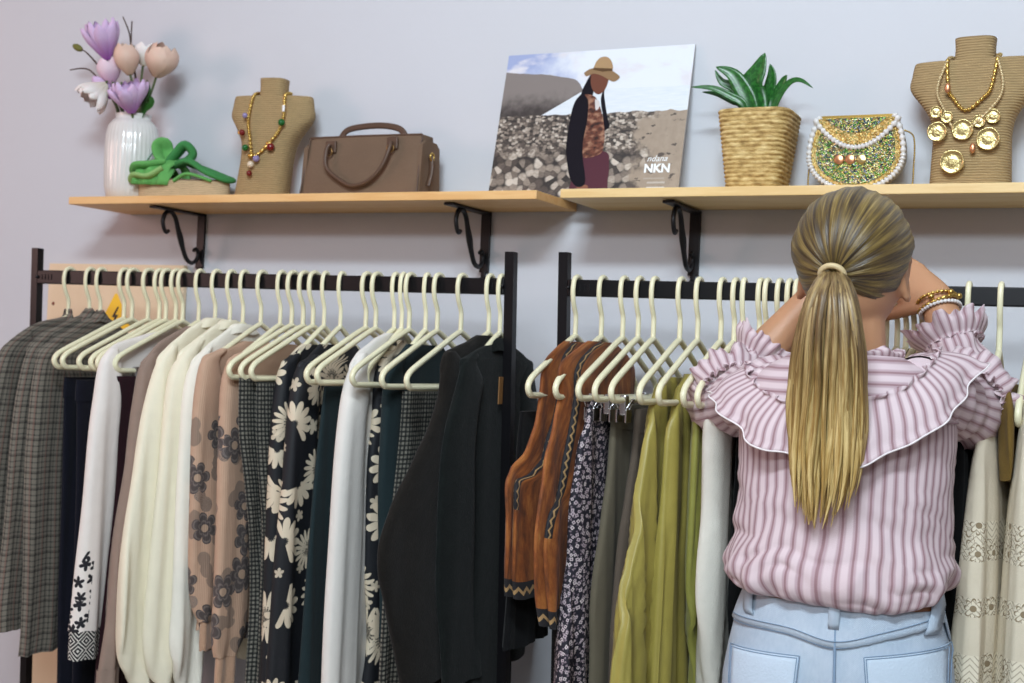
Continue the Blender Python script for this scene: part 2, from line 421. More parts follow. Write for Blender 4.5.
def m_suede(zlo, name, trim=1.):
    t = NT(name); uv = t.uv(); x = t.xyz(uv)
    n = t.noise(t.map(uv, (30, 9, 1)), 1.6, 6, .65)
    c = t.ramp(n, (.30, hexc('3C1D0B')), (.50, hexc('854618')), (.64, hexc('A5652C')), (.82, hexc('C99C62')))
    ua = t.m_('ABSOLUTE', x[0])
    z1 = t.m_('PINGPONG', t.m_('MULTIPLY', x[1], 1.), .0075)
    zig = t.m_('LESS_THAN', t.m_('ABSOLUTE', t.m_('SUBTRACT', ua, t.m_('ADD', t.m_('MULTIPLY', z1, .75), .0045))), .0022)
    e = t.m_('LESS_THAN', ua, .016*trim)
    e = t.m_('MULTIPLY', e, t.m_('GREATER_THAN', x[1], zlo+.15))
    c = t.mix(e, c, hexc('17151A')); c = t.mix(t.m_('MULTIPLY', e, zig), c, hexc('A8865A'))
    vb = t.m_('SUBTRACT', x[1], zlo)
    z2 = t.m_('PINGPONG', ua, .010)
    hb = t.m_('LESS_THAN', vb, .030)
    zg = t.m_('LESS_THAN', t.m_('ABSOLUTE', t.m_('SUBTRACT', vb, t.m_('ADD', t.m_('MULTIPLY', z2, .9), .010))), .0035)
    c = t.mix(hb, c, hexc('17151A')); c = t.mix(t.m_('MULTIPLY', hb, zg), c, hexc('A8865A'))
    t.bump(n, .5)
    return t.done(c, .75, Sheen_Weight=.05)
def m_embro(zlo, name):
    """white blouse: black sprigs near the cuff"""
    t = NT(name); uv = t.uv(); x = t.xyz(uv)
    a, ac, r, q = t.flower(uv, 38, 5, .55, .2, 1.2, .8, .2)
    zz = t.m_('SUBTRACT', x[1], zlo)
    hgt = t.m_('LESS_THAN', zz, t.m_('ADD', .13, t.m_('MULTIPLY', t.m_('SINE', t.m_('MULTIPLY', x[0], 50)), .05)))
    side = t.m_('LESS_THAN', t.m_('ABSOLUTE', x[0]), .035)
    t.bump(t.noise(uv, 60, 4), .2)
    base = t.mix(t.noise(uv, 30, 4), hexc('DCD3CC'), hexc('E8E0D9'))
    return t.done(t.mix(t.m_('MULTIPLY', t.m_('MULTIPLY', a, hgt), side), base, hexc('16151C')), .85)
def m_geo():
    t = NT('black_white_diamond_cuff'); x = t.xyz(t.uv())
    a = t.m_('ADD', t.m_('PINGPONG', x[0], .016), t.m_('PINGPONG', t.m_('ADD', x[1], .003), .018))
    return t.done(t.mix(t.band(a, 130, .38), hexc('15151A'), hexc('CFCBC2')), .85)
def m_lace(bands):
    t = NT('cream_lace_cotton'); uv = t.uv(); x = t.xyz(uv); tot = None
    for z0, z1 in bands:
        k = t.m_('MULTIPLY', t.m_('GREATER_THAN', x[1], z0), t.m_('LESS_THAN', x[1], z1))
        tot = k if tot is None else t.m_('MAXIMUM', tot, k)
    a, ac, r, q = t.flower(uv, 25, 8, .5, .1, .5, .1, .24)
    holes = t.m_('MAXIMUM', t.band(q, 1.6, .22), ac)
    zig = t.band(t.m_('ADD', t.m_('PINGPONG', x[0], .012), x[1]), 110, .25)
    hol = t.m_('MULTIPLY', t.m_('MAXIMUM', t.m_('MULTIPLY', holes, t.m_('GREATER_THAN', r, .35)), t.m_('MULTIPLY', zig, .6)), tot)
    base = t.mix(t.noise(uv, 40, 4), hexc('CDC1AA'), hexc('D7CCB7'))
    c = t.mix(tot, base, hexc('DDD3BE')); c = t.mix(hol, c, hexc('8B7A60'))
    t.bump(t.m_('ADD', t.m_('MULTIPLY', hol, -1.), t.noise(uv, 200, 3)), .35)
    return t.done(c, .9)
M_PLAID, M_TWEED, M_PRINT, M_DITSY, M_ROSES, M_GEO = m_plaid(), m_tweed(), m_print(), m_ditsy(), m_roses(), m_geo()
M_NAVY = cloth('navy_cloth', '11121D'); M_MAROON = cloth('maroon_cloth', '2B1319'); M_TAUPE = cloth('taupe_viscose', '8E7A6E')
M_CREAM = cloth('cream_cotton', 'E8E0C8', .35, .06); M_IVORY = cloth('ivory_cotton', 'E9E4D6', .35, .06); M_TEAL = cloth('dark_teal_cloth', '1E2B2E')
M_KNITW = cloth('white_knit', 'DDD8D1', .25, .04, .1, .95, 700); M_WOOL = cloth('charcoal_wool', '1A1714', .6, .5, .06, .95, 500); M_WOOL2 = cloth('charcoal_green_wool', '121615', .6, .5, .06, .95, 500)
M_OLIVE = cloth('olive_twill', '625B4C'); M_BROWN = cloth('brown_twill', '5A4F45'); M_LINEN = cloth('white_linen', 'D6D3C8', .5, .08)
M_CHART = cloth('chartreuse_satin', '9C8F46', .15, .16, .05, .42); M_CHART2 = cloth('green_crinkle', '85843A', .5, .15, .1, .6)
M_BLACK = cloth('black_cloth', '0B0B0D'); M_KHAKI = cloth('khaki_suede', '6B5428', .4, .3)
M_BUTTON = plain('horn_button', '4A3A2C', .4)

# ------------------------------------------------------------------ hanging garments
def slab(mb, tab, x, n=44, rings=46, fold=(.001, .006), k=60., seed=0., e=.62, xo=0., xo2=None, cap_top=True, cap_bot=False, ripple=0., kr=0):
    """flattened tube hanging in the y-z plane; tab rows (z, y_near, y_far, thickness)"""
    R = spline(tab, rings); rows = []; us = []
    rnd = random.Random(int(seed*977)+5); p1, p2, p3, p4 = [rnd.uniform(0, 6.28) for _ in range(4)]
    z0, z1 = R[0][0], R[-1][0]
    for z, yn, yf, th in R:
        g = (z0-z)/(z0-z1+1e-9); A = lerp(fold[0], fold[1], g); ym, hw = (yn+yf)/2, max((yf-yn)/2, .003)
        row = []
        for j in range(n):
            a = PI+2*PI*(j/n)           # j=0 is the near edge
            c, s = cos(a), sin(a)
            cy = math.copysign(abs(c)**.8, c); sx = math.copysign(abs(s)**e, s)
            y = ym+hw*cy
            w = A*(sin(k*(y-YR)+p1+1.5*sin(3.1*(z-1)+p3))+.5*sin(2.3*k*(y-YR)+p2+1.1*sin(4.*z+p4)))
            xx = x+xo+(0 if xo2 is None else (xo2-xo)*g)-sx*max(th, .004)/2+w
            if ripple: xx += -sx*ripple*g*sin(kr*(y-YR)+p4); y += ripple*.6*g*sin(kr*.7*j/n*.4+p2)
            y += A*.35*sin(7*z+p2)*(-cy)
            row.append(Vector((xx, min(y, -.012), z+.0015*sin(5*a+p3)*g)))
        rows.append(row)
        L = [0.]
        for j in range(1, n+1): L.append(L[-1]+(row[j % n]-row[j-1]).length)
        T = L[-1]; us.append([(q if q <= T/2 else q-T) for q in L[:n]]+[0.])
    def uv(i, j):
        u = us[i][j % n] if j < n else us[i][0]
        return (u, R[i][0])
    mb.grid(rows, True, uv=lambda i, j: uv(i, j))
    # wrap seam uv is at the far edge: near edge keeps u = 0
    if cap_top: mb.cap(rows[0], True, True)
    if cap_bot: mb.cap(rows[-1])
    return mb
def edge(pts, X):
    out = []
    for px, py in pts:
        p = atx(px, py, X); out.append((p.z, p.y))
    return out
def mirror(y): return min(2*YR-y, -.03)
GC = {}
def garment(kind, label, cat, X, group=None):
    return empty(kind, (X, YR, 0), label, cat, group)
def fit_hanger(h, E):
    zc = ZR-.18; y = None
    for (z1, y1), (z2, y2) in zip(E, E[1:]):
        if z1 >= zc >= z2: y = lerp(y1, y2, (z1-zc)/(z1-z2+1e-9)); break
    if y is not None and h in HANGERS: HANGERS[h].scale.y = max(.6, min(1, (YR-y-.014)/.199))
def top(kind, label, cat, h, pts, ic, mat, hem=.86, th=.022, sw=(.06, .09, .1), st=.032, fold=(.001, .005), k=55, seed=1., collar=None, cuff=None, X=None, sxo=.004, gather=0, buttons=0, body_in=.035, group=None, sk=90, sfold=(.0005, .004), bodymat=None):
    X = lane(h) if X is None else X
    r = garment(kind, label, cat, X, group); E = edge(pts, X)
    bt = []; fit_hanger(h, E)
    for i, (z, y) in enumerate(E[:ic+1]):
        f = i/max(ic, 1); bt.append((z, y, mirror(y), lerp(.016, .022, f)))
    zc, yc = E[ic]
    y2 = yc+body_in
    bt += [(zc-.06, yc+body_in*.5, mirror(yc+body_in*.5), th), (zc-.14, y2, mirror(y2), th), (lerp(zc, hem, .6), y2-.005, mirror(y2-.005), th*1.1), (hem, y2-.01, mirror(y2-.01), th*1.2)]
    slab(MB(), bt, X, fold=fold, k=k, seed=seed, cap_top=True).build('body', bodymat or mat, r)
    # sleeves
    sl = []
    E2 = E[max(ic-1, 0):]
    zt, zb = E2[0][0], E2[-1][0]
    for z, y in E2:
        f = (zt-z)/(zt-zb)
        w = lerp(sw[0], sw[1], min(f*2, 1)) if f < .5 else lerp(sw[1], sw[2], f*2-1)
        w *= min(1, .35+f*9); tt = st*min(1, .45+f*6)
        if gather and f > 1-gather: q = (f-(1-gather))/gather; w *= 1-.45*q; tt *= 1-.35*q
        sl.append((z, y, y+w, tt))
    zz = sl[0]; sl.insert(0, (zz[0]+.006, zz[1]+.012, zz[1]+.012+zz[2]*0+.012, .008))
    if cuff:
        zcf = zb; ch = cuff[1]
    slab(MB(), sl, X, n=36, rings=50, fold=sfold, k=sk, seed=seed+.37, xo=sxo, e=.8).build('sleeve', mat, r)
    if cuff:
        z, yn, yf, tt = sl[-1]; i = cuff[2] if len(cuff) > 2 else .004
        slab(MB(), [(z+.004, yn+i, yf-i, tt-i), (z-ch*.5, yn+i*.8, yf-i*.8, tt-i*.8), (z-ch, yn+i, yf-i, tt-i)], X, n=36, rings=8, fold=(sfold[1], sfold[1]), k=sk, seed=seed+.37, xo=sxo+.0005, e=.8, cap_top=False).build('cuff', cuff[0], r)
    fl = [(z, mirror(y)-(yf-yn), mirror(y), tt) for (z, yn, yf, tt), y in [(s, s[1]) for s in sl[1:]]]
    slab(MB(), fl, X, n=28, rings=30, fold=sfold, k=sk, seed=seed+.71, e=.8).build('sleeve', mat, r)
    if collar:
        cm, chh, cin = collar
        z0, y0 = E[0]
        slab(MB(), [(z0+chh, y0+cin, mirror(y0+cin), .020), (z0+chh*.4, y0+cin*.3, mirror(y0+cin*.3), .026), (z0-.012, y0-.012, mirror(y0-.012), .030)], X, n=40, rings=8, fold=(0, 0), cap_top=False).build('collar', cm, r)
    if buttons:
        for q in range(buttons):
            z = lerp(zc-.05, hem+.1, q/max(buttons-1, 1))
            MB().ball((X+th/2+.006, YR-.01, z), (.004, .008, .008), 10).build('button', M_BUTTON, r)
    return r
def bottom(kind, label, cat, h, pts, mat, hemz, w0, w1, t0=.012, t1=.03, fold=(.0015, .006), k=90, seed=1., X=None, waist=None, ripple=0., kr=0, xo2=None, group=None, clips=True, far=None, e=.6):
    X = lane(h) if X is None else X
    r = garment(kind, label, cat, X, group); E = edge(pts, X)
    zt = E[0][0]
    if E[-1][0] > hemz+.02: E.append((hemz, E[-1][1]-(.01 if E[-1][1] > -.55 else 0)))
    zb = E[-1][0]; tab = []
    for z, y in E:
        f = (zt-z)/(zt-zb); tab.append((z, y, min(y+lerp(w0, w1, f**.7), -.02), lerp(t0, t1, f**.6)))
    slab(MB(), tab, X, n=64, rings=44, fold=fold, k=k, seed=seed, xo2=xo2, ripple=ripple, kr=kr, e=e).build('cloth', mat, r)
    if waist:
        z, yn, yf, tt = tab[0]
        slab(MB(), [(z+.012, yn-.001, yf+.001, tt+.002), (z-.012, yn-.002, yf+.002, tt+.004), (z-.03, yn-.001, yf+.001, tt+.006)], X, n=40, rings=7, fold=(fold[0], fold[0]), k=k, seed=seed).build('waistband', waist, r)
    return r
def deep(kind, label, cat, rows, mat, X, seed, group=None, fold=(.002, .007), xo2=0., e=.7, k=70, kr=330, rip=.007):
    r = garment(kind, label, cat, X, group)
    slab(MB(), rows, X, n=72, rings=50, fold=fold, k=k, seed=seed, ripple=rip, kr=kr, xo2=xo2, e=e).build('cloth', mat, r); return r
def clips(h, y0=-.40, y1=-.14):
    """two metal clips hanging on the hanger bar"""
    o = HANGERS[h]
    for y in (y0, y1):
        b = MB(); ly = y-YR
        b.box((0, ly, -.200), (.012, .018, .034), .003).box((-.008, ly, -.218), (.003, .026, .022), .001).box((.008, ly, -.218), (.003, .026, .022), .001)
        b.tube([(.007, ly-.008, -.206), (.016, ly-.004, -.190), (.016, ly+.004, -.190), (.007, ly+.008, -.206)], .0016, 6)
        b.tube([(-.007, ly-.008, -.206), (-.016, ly-.004, -.190), (-.016, ly+.004, -.190), (-.007, ly+.008, -.206)], .0016, 6)
        me = b.build('clip', M_CLIP); me.parent = o

# left rack --------------------------------------------------------
hanger(63, 'holding the leftmost checked coat'); hanger(84, 'holding the middle checked coat'); hanger(95, 'holding the third checked coat with its long sleeve showing')
top('checked_coat', 'grey checked wool coat at the far left end of the left rack', 'coat', 63, [(66, 316), (58, 318), (40, 322), (20, 333), (0, 352), (-12, 400), (-25, 500), (-30, 620)], 4, M_PLAID, .75, .026, (.08, .11, .11), .029, seed=1.1, collar=(M_PLAID, .016, .02), group='grey checked coats', buttons=0)
top('checked_coat', 'grey checked wool coat second from the left on the left rack', 'coat', 84, [(82, 315), (74, 318), (55, 327), (40, 336), (27, 351), (18, 385), (10, 442), (2, 520), (-5, 600), (-6, 632)], 4, M_PLAID, .75, .026, (.08, .11, .11), .029, seed=2.3, collar=(M_PLAID, .016, .02), group='grey checked coats')
top('checked_coat', 'grey checked wool coat third from the left, long sleeve hanging beside the navy clothes', 'coat', 95, [(94, 316), (82, 322), (64, 333), (50, 341), (36, 356), (30, 385), (26, 428), (23, 469), (20, 560), (17, 630), (15, 656)], 4, M_PLAID, .80, .024, (.08, .105, .105), .030, seed=3.7, collar=(M_PLAID, .014, .02), group='grey checked coats', sxo=.008)
hanger(119, 'with bare arm, leftmost of three over the checked coats'); hanger(127, 'without clothes, its hook just right of the yellow warning sticker'); hanger(143, 'with bare arm, second of three over the checked coats'); hanger(154.5, 'with bare arm, third of three over the checked coats'); hanger(161, 'left empty just left of the one holding the embroidered white blouse')
bottom('navy_skirt', 'navy skirt between the checked coats and the embroidered white blouse', 'skirt', 119, [(64, 383), (63, 430), (62, 500), (60, 600), (58, 683)], M_NAVY, .55, .30, .33, .014, .03, seed=4.1, waist=M_NAVY)
bottom('navy_trousers', 'dark navy trousers just left of the embroidered white blouse', 'trousers', 143, [(77, 386), (77, 430), (76, 500), (73, 600), (72, 683)], M_NAVY, .45, .30, .30, .014, .022, fold=(.001, .004), seed=5.2, waist=M_NAVY)
hanger(171, 'holding the white blouse with embroidered cuff'); hanger(178, 'with a metal clip holding the maroon trousers')
zc_ = atx(70, 640, lane(171)).z
top('embroidered_blouse', 'white blouse with black embroidered sprigs and diamond patterned cuff', 'blouse', 171, [(160, 328), (148, 333), (133, 338), (118, 343), (107, 351), (99, 366), (94, 400), (88, 440), (82, 500), (76, 560), (72, 610), (70, 632)], 5, m_embro(zc_, 'white_embroidered_cotton'), .80, .018, (.06, .085, .075), .036, seed=6.6, cuff=(M_GEO, .055, .002), sfold=(.001, .004))
bottom('maroon_trousers', 'dark maroon trousers beside the embroidered white blouse', 'trousers', 178, [(116, 376), (114, 430), (110, 520), (104, 600), (98, 683)], M_MAROON, .45, .29, .30, .016, .022, seed=7.3)
clips(178)
hanger(194, 'holding the taupe blouse')
top('taupe_blouse', 'taupe long sleeved blouse with gathered cuff left of the cream blouses', 'blouse', 194, [(187, 326), (178, 331), (162, 341), (148, 355), (140, 368), (135, 390), (127, 442), (120, 500), (110, 580), (101, 650), (98, 672)], 4, M_TAUPE, .72, .02, (.06, .08, .085), .036, seed=8.2, gather=.16, cuff=(M_TAUPE, .03, -.004), sfold=(.001, .006), sk=120)
hanger(210.5, 'holding the first cream blouse'); hanger(225.5, 'holding the middle cream blouse'); hanger(238.5, 'holding the ivory blouse before the tan cardigans')
top('cream_blouse', 'cream cotton blouse with big puff sleeve, beside the taupe blouse', 'blouse', 210.5, [(202, 321), (194, 325), (183, 333), (168, 347), (157, 362), (149, 391), (136, 462), (125, 530), (117, 580), (116, 635), (121, 665), (130, 684)], 4, M_CREAM, .80, .022, (.06, .10, .135), .037, seed=9.4, collar=(M_CREAM, .008, .02), gather=.10, cuff=(M_CREAM, .03, .001), sfold=(.001, .009), sk=80, group='cream puff sleeve blouses')
top('cream_blouse', 'cream cotton blouse with big puff sleeve, in the middle of the cream ones', 'blouse', 225.5, [(219, 323), (209, 329), (194, 341), (178, 357), (169, 380), (163, 430), (156, 500), (150, 570), (146, 630), (148, 665), (156, 686)], 3, M_CREAM, .80, .022, (.06, .10, .13), .037, seed=10.9, collar=(M_CREAM, .008, .02), gather=.10, cuff=(M_CREAM, .03, .001), sfold=(.001, .009), sk=80, group='cream puff sleeve blouses')
top('ivory_blouse', 'ivory blouse with puff sleeve directly left of the tan flowered cardigans', 'blouse', 238.5, [(231, 327), (219, 336), (203, 350), (190, 366), (184, 395), (180, 450), (175, 520), (170, 600), (167, 645), (170, 668), (177, 688)], 3, M_IVORY, .80, .022, (.05, .08, .10), .034, seed=11.3, collar=(M_IVORY, .008, .02), gather=.10, cuff=(M_IVORY, .03, .001), sfold=(.001, .007), sk=80)
hanger(256.5, 'holding the left tan cardigan with grey flowers'); hanger(276, 'holding the right tan cardigan with grey flowers'); hanger(287.6, 'left empty above the tan cardigans')
top('flowered_cardigan', 'tan knit cardigan with grey flowers beside the ivory blouse', 'cardigan', 256.5, [(243, 341), (232, 345), (216, 351), (202, 360), (196, 385), (192, 420), (190, 480), (190, 560), (192, 600), (196, 622)], 3, M_ROSES, .82, .022, (.06, .085, .085), .034, seed=12.7, gather=.09, cuff=(cloth('tan_rib_knit', 'B08D74', .6, .05, .3, .95, 260), .055, .004), group='tan flowered cardigans')
top('flowered_cardigan', 'tan knit cardigan with grey flowers beside the grey tweed trousers', 'cardigan', 276, [(263, 343), (247, 350), (233, 356), (226, 366), (221, 390), (218, 440), (215, 520), (213, 590), (211, 635), (214, 658)], 3, m_roses(2.7), .80, .022, (.06, .095, .10), .036, seed=13.9, gather=.09, cuff=(bpy.data.materials['tan_rib_knit'], .055, .004), group='tan flowered cardigans')
hanger(299, 'with bare corner over the tan cardigans, holding grey tweed trousers'); hanger(309, 'with bare corner beside the black flower print, holding tweed trousers')
bottom('tweed_trousers', 'grey tweed trousers beside the tan flowered cardigans', 'trousers', 299, [(240, 378), (240, 430), (244, 480), (250, 540), (252, 600), (247, 683)], M_TWEED, .50, .30, .29, .016, .026, seed=14.4, group='grey tweed trousers', fold=(.001, .004))
bottom('tweed_trousers', 'grey tweed trousers against the black flower print dress', 'trousers', 309, [(257, 382), (257, 430), (259, 480), (262, 540), (262, 600), (260, 683)], M_TWEED, .50, .29, .28, .016, .024, seed=15.4, group='grey tweed trousers', fold=(.001, .004))
hanger(320, 'holding the left black flower print dress'); hanger(336.5, 'holding the right black flower print dress')
top('flower_print_dress', 'black dress printed with cream flowers beside the tweed trousers', 'dress', 320, [(302, 344), (290, 356), (281, 366), (276, 385), (272, 420), (269, 470), (265, 560), (262, 640), (260, 690)], 2, M_PRINT, .45, .024, (.06, .08, .10), .036, seed=16.2, group='black flower print dresses', sfold=(.001, .004))
top('flower_print_dress', 'black dress printed with cream flowers beside the dark teal trousers', 'dress', 336.5, [(320, 344), (308, 357), (298, 367), (293, 385), (287, 430), (282, 480), (275, 560), (270, 640), (267, 690)], 2, m_print(1.3), .45, .026, (.07, .10, .13), .038, seed=17.6, group='black flower print dresses', sfold=(.001, .005))
hanger(362, 'with bare corner left of the white sweater'); hanger(372, 'left empty just behind the white sweater')
bottom('dark_trousers', 'dark teal trousers hanging left of the white sweater', 'trousers', 362, [(325, 386), (320, 430), (313, 500), (307, 560), (302, 640), (299, 690)], M_TEAL, .45, .28, .30, .016, .03, seed=18.5, fold=(.001, .005))
hanger(390.5, 'holding the white knitted sweater')
top('white_sweater', 'white knitted sweater in the middle of the left rack', 'sweater', 390.5, [(386, 333), (376, 338), (366, 346), (357, 355), (350, 370), (345, 390), (340, 420), (335, 468), (330, 540), (325, 620), (322, 690)], 4, M_KNITW, .74, .024, (.06, .085, .09), .038, seed=19.1, sfold=(.0005, .003), cuff=(M_KNITW, .05, .003))
hanger(398, 'holding the dark flowered dress, next to the white sweater'); hanger(405.7, 'left empty between the white sweater and charcoal coats'); hanger(422, 'holding the plain black top')
top('flowered_dress', 'dark flowered dress just right of the white sweater', 'dress', 398, [(398, 340), (390, 350), (379, 361), (374, 380), (372, 420), (368, 470), (366, 560), (366, 640), (362, 690)], 2, m_print(4.1), .45, .018, (.05, .06, .07), .024, seed=20.7)
top('dark_pullover', 'plain dark pullover between the dark flowered dress and charcoal coats', 'pullover', 422, [(407, 344), (398, 356), (388, 369), (384, 390), (382, 430), (380, 480), (379, 560), (378, 640)], 2, M_TEAL, .7, .02, (.05, .06, .06), .026, seed=21.5)
hanger(434, 'with bare corner left of the charcoal coats, holding tweed skirt'); hanger(457.7, 'with bare corner nearest the charcoal coat')
bottom('tweed_skirt', 'grey tweed skirt tucked beside the charcoal coat', 'skirt', 434, [(404, 391), (401, 440), (395, 500), (388, 560), (383, 640), (380, 690)], M_TWEED, .50, .28, .30, .016, .028, seed=22.8)
hanger(485.6, 'holding the left charcoal wool coat'); hanger(497, 'holding the charcoal coat by the rack post')
top('charcoal_coat', 'brownish charcoal wool coat with wide sleeve flaring left', 'coat', 485.6, [(478, 335), (468, 341), (455, 347), (445, 354), (441, 372), (438, 398), (427, 430), (416, 452), (405, 475), (389, 512), (378, 545), (377, 575), (382, 600), (394, 650), (400, 690)], 4, M_WOOL, .60, .020, (.10, .20, .19), .030, seed=23.2, sfold=(.0005, .003), group='charcoal wool coats', sk=40)
top('charcoal_coat', 'dark greenish charcoal wool coat against the rack post', 'coat', 497, [(489, 344), (478, 349), (468, 356), (461, 364), (457, 381), (452, 400), (445, 430), (440, 470), (437, 540), (436, 600), (440, 690)], 3, M_WOOL2, .60, .018, (.08, .13, .14), .024, seed=24.9, sfold=(.0005, .003), group='charcoal wool coats', sk=40, collar=(M_WOOL2, .012, .02))
_l = GC
MB().box((lane(497)+.017, YR-.02, at(497, 390, YR).z), (.002, .016, .05), .0005).build('leather_tag', plain('tan_leather_tag', '8A6238', .6), [o for o in COL.objects if o.name.startswith('charcoal_coat') and o.type == 'EMPTY'][-1])

# right rack -------------------------------------------------------
hanger(573, 'with white corner poking from the left suede vest'); hanger(599, 'with white corner poking from the right suede vest')
def vest(h, label, back, front, seed):
    X = lane(h)+.007; r = garment('suede_vest', label, 'vest', X, 'brown suede vests')
    for nm, pts, xo in (('back_panel', back, -.006), ('front_panel', front, .006)):
        E = edge(pts, X); zt, zb = E[0][0], E[-1][0]
        tab = [(z, y, mirror(max(y, -.47)), .010+.010*min(1, (zt-z)/.1)) for z, y in E]
        slab(MB(), tab, X, n=56, rings=60, fold=(.0008, .005), k=55, seed=seed, xo=xo).build(nm, m_suede(zb, 'brown_suede_'+nm+str(h), 1. if 'front' in nm else 0.), r)
    return r
deep('black_skirt', 'black skirt under the left suede vest, next to the rack post', 'skirt', [(1.28, -.435, -.33, .012), (1.2, -.445, -.31, .016), (1.0, -.45, -.30, .022), (at(530, 652, -.44).z, -.455, -.295, .026)], M_BLACK, lane(573)-.024, 51., rip=.001, fold=(.001, .003))
vest(573, 'brown suede vest with embroidered edges, left one next to the rack post', [(568, 341), (559, 348), (551, 358), (546, 371), (544, 395), (538, 425), (528, 452), (516, 471), (509, 484), (509, 520), (510, 560), (512, 598)],
     [(570, 343), (563, 351), (558, 362), (556, 376), (554, 400), (549, 428), (540, 455), (526, 474), (512, 486), (511, 520), (512, 560), (514, 600)], 31.)
vest(599, 'brown suede vest with embroidered edges, right one beside the navy skirt', [(592, 341), (580, 349), (568, 359), (563, 371), (564, 395), (558, 425), (549, 455), (545, 484), (541, 510), (538, 545), (539, 590), (541, 627)],
     [(597, 342), (585, 351), (576, 361), (571, 374), (571, 395), (567, 425), (562, 460), (557, 492), (546, 513), (541, 545), (542, 590), (543, 629)], 32.)
hanger(620.5, 'holding the navy floral skirt by metal clips'); hanger(636, 'holding the olive trousers'); hanger(651.4, 'holding the brown trousers')
bottom('floral_skirt', 'navy skirt with small pale flowers beside the suede vest', 'skirt', 620.5, [(590, 396), (586, 420), (580, 450), (574, 504), (571, 571), (562, 637), (556, 683)], M_DITSY, .42, .27, .30, .018, .05, fold=(.002, .009), k=110, seed=33.3, ripple=.004, kr=230)
clips(620.5); clips(636); clips(651.4)
bottom('olive_trousers', 'olive trousers hanging right of the navy floral skirt', 'trousers', 636, [(614, 412), (611, 440), (607, 480), (602, 520), (597, 560), (593, 610), (591, 690)], M_OLIVE, .40, .25, .26, .024, .032, seed=34.3, waist=M_OLIVE, fold=(.001, .004), xo2=.004)
bottom('brown_trousers', 'brownish trousers left of the chartreuse skirts', 'trousers', 651.4, [(637, 416), (635, 440), (629, 480), (622, 530), (617, 590), (613, 640), (611, 690)], M_BROWN, .40, .25, .26, .024, .032, seed=35.8, waist=M_BROWN, fold=(.001, .004))
hanger(678, 'holding the first chartreuse skirt'); hanger(696, 'holding the middle chartreuse skirt'); hanger(719.3, 'with bare corner beside the pink blouse shoulder')
bottom('chartreuse_skirt', 'chartreuse satin skirt beside the brown trousers', 'skirt', 678, [(664, 377), (658, 386), (652, 410), (646, 440), (638, 504), (630, 560), (624, 600), (615, 683)], M_CHART, .35, .24, .30, .02, .05, fold=(.002, .010), k=120, seed=36.4, group='chartreuse skirts', ripple=.008, kr=430)
bottom('chartreuse_skirt', 'chartreuse satin skirt in front of the green crinkled dress', 'skirt', 696, [(687, 374), (681, 384), (675, 405), (669, 430), (665, 500), (661, 560), (658, 620), (655, 690)], M_CHART, .35, .24, .30, .02, .052, fold=(.002, .009), k=120, seed=37.9, group='chartreuse skirts', ripple=.008, kr=430)
bottom('crinkled_dress', 'green crinkled dress between the chartreuse skirt and white linen shirt', 'dress', 719.3, [(703, 391), (698, 400), (694, 440), (692, 500), (690, 560), (690, 620), (692, 690)], M_CHART2, .35, .24, .26, .02, .034, fold=(.002, .006), k=200, seed=38.2, ripple=.003, kr=320)
hanger(732.7, 'just left of the one holding the white linen shirt'); hanger(741, 'holding the white linen shirt')
top('linen_shirt', 'white linen shirt hanging left of the woman', 'shirt', 741, [(738, 360), (730, 372), (722, 386), (714, 405), (709, 430), (706, 504), (702, 570), (701, 620), (704, 690)], 3, M_LINEN, .70, .02, (.06, .10, .11), .042, seed=39.5, sfold=(.001, .005))
hanger(758, 'behind the woman, first left of her arm'); hanger(764.7, 'holding the black dress behind the woman'); hanger(777, 'behind the woman, touching her left forearm'); hanger(787, 'behind the woman, second beside her left forearm'); hanger(795, 'behind the woman, beside her ponytail')
bottom('black_dress', 'black dress in the gap between the linen shirt and the jeans', 'dress', 764.7, [(742, 400), (739, 440), (736, 520), (733, 600), (731, 690)], M_BLACK, .4, .24, .28, .02, .05, seed=40.5)
for h_, w_ in ((886, 'seen between neck and raised hand'), (897, 'below the raised hand, leftmost of four'), (906, 'below the raised hand, second of four'), (914, 'below the raised hand, third of four'), (922, 'below the bracelet, fourth of the cluster')):
    hanger(h_, w_, rz=random.Random(h_).uniform(-.08, .08), sc=.86)
hanger(967.5, 'right of the raised forearm, holding the black skirt', sc=.72); hanger(1000, 'at the far right, holding the lace dress beside the woman', sc=.72)
hanger(1030, 'at the right edge, holding the second lace dress', sc=.85)
YN = -.455
def zy(px, py): return at(px, py, YN).z
def lace(px0, px1, top, label, seed):
    X = at(px0, 440, YN).x; x1 = at(px1, 683, YN).x; zs_ = [zy(px0, py) for py in (top, top+30, 470, 530, 600, 690)]+[.36]
    return deep('lace_dress', label, 'dress', [(z, y, f_, th) for z, y, f_, th in zip(zs_, (-.40, -.43, -.45, -.46, -.465, -.47, -.48), (-.14, -.12, -.10, -.08, -.07, -.07, -.06), (.022, .030, .044, .058, .068, .074, .080))], M_LACE, X, seed, 'cream lace dresses', xo2=x1-X)
M_LACE = m_lace([(zy(972, 561), zy(972, 521)), (zy(972, 616), zy(972, 597)), (zy(972, 700), zy(972, 654)), (.55, .62), (.45, .48)])
deep('black_skirt', 'black skirt behind the woman, just left of the first lace dress', 'skirt', [(zy(948, 405), -.41, -.16, .02), (zy(948, 450), -.43, -.13, .03), (zy(948, 560), -.44, -.11, .035), (.40, -.44, -.10, .04)], M_BLACK, at(953, 450, YN).x, 41.5)
lace(983, 962, 398, 'cream lace dress right beside the woman', 42.2)
lace(1027, 1020, 380, 'cream lace dress at the right edge beside the other lace dress', 43.7)
XK = at(1004, 430, YN).x
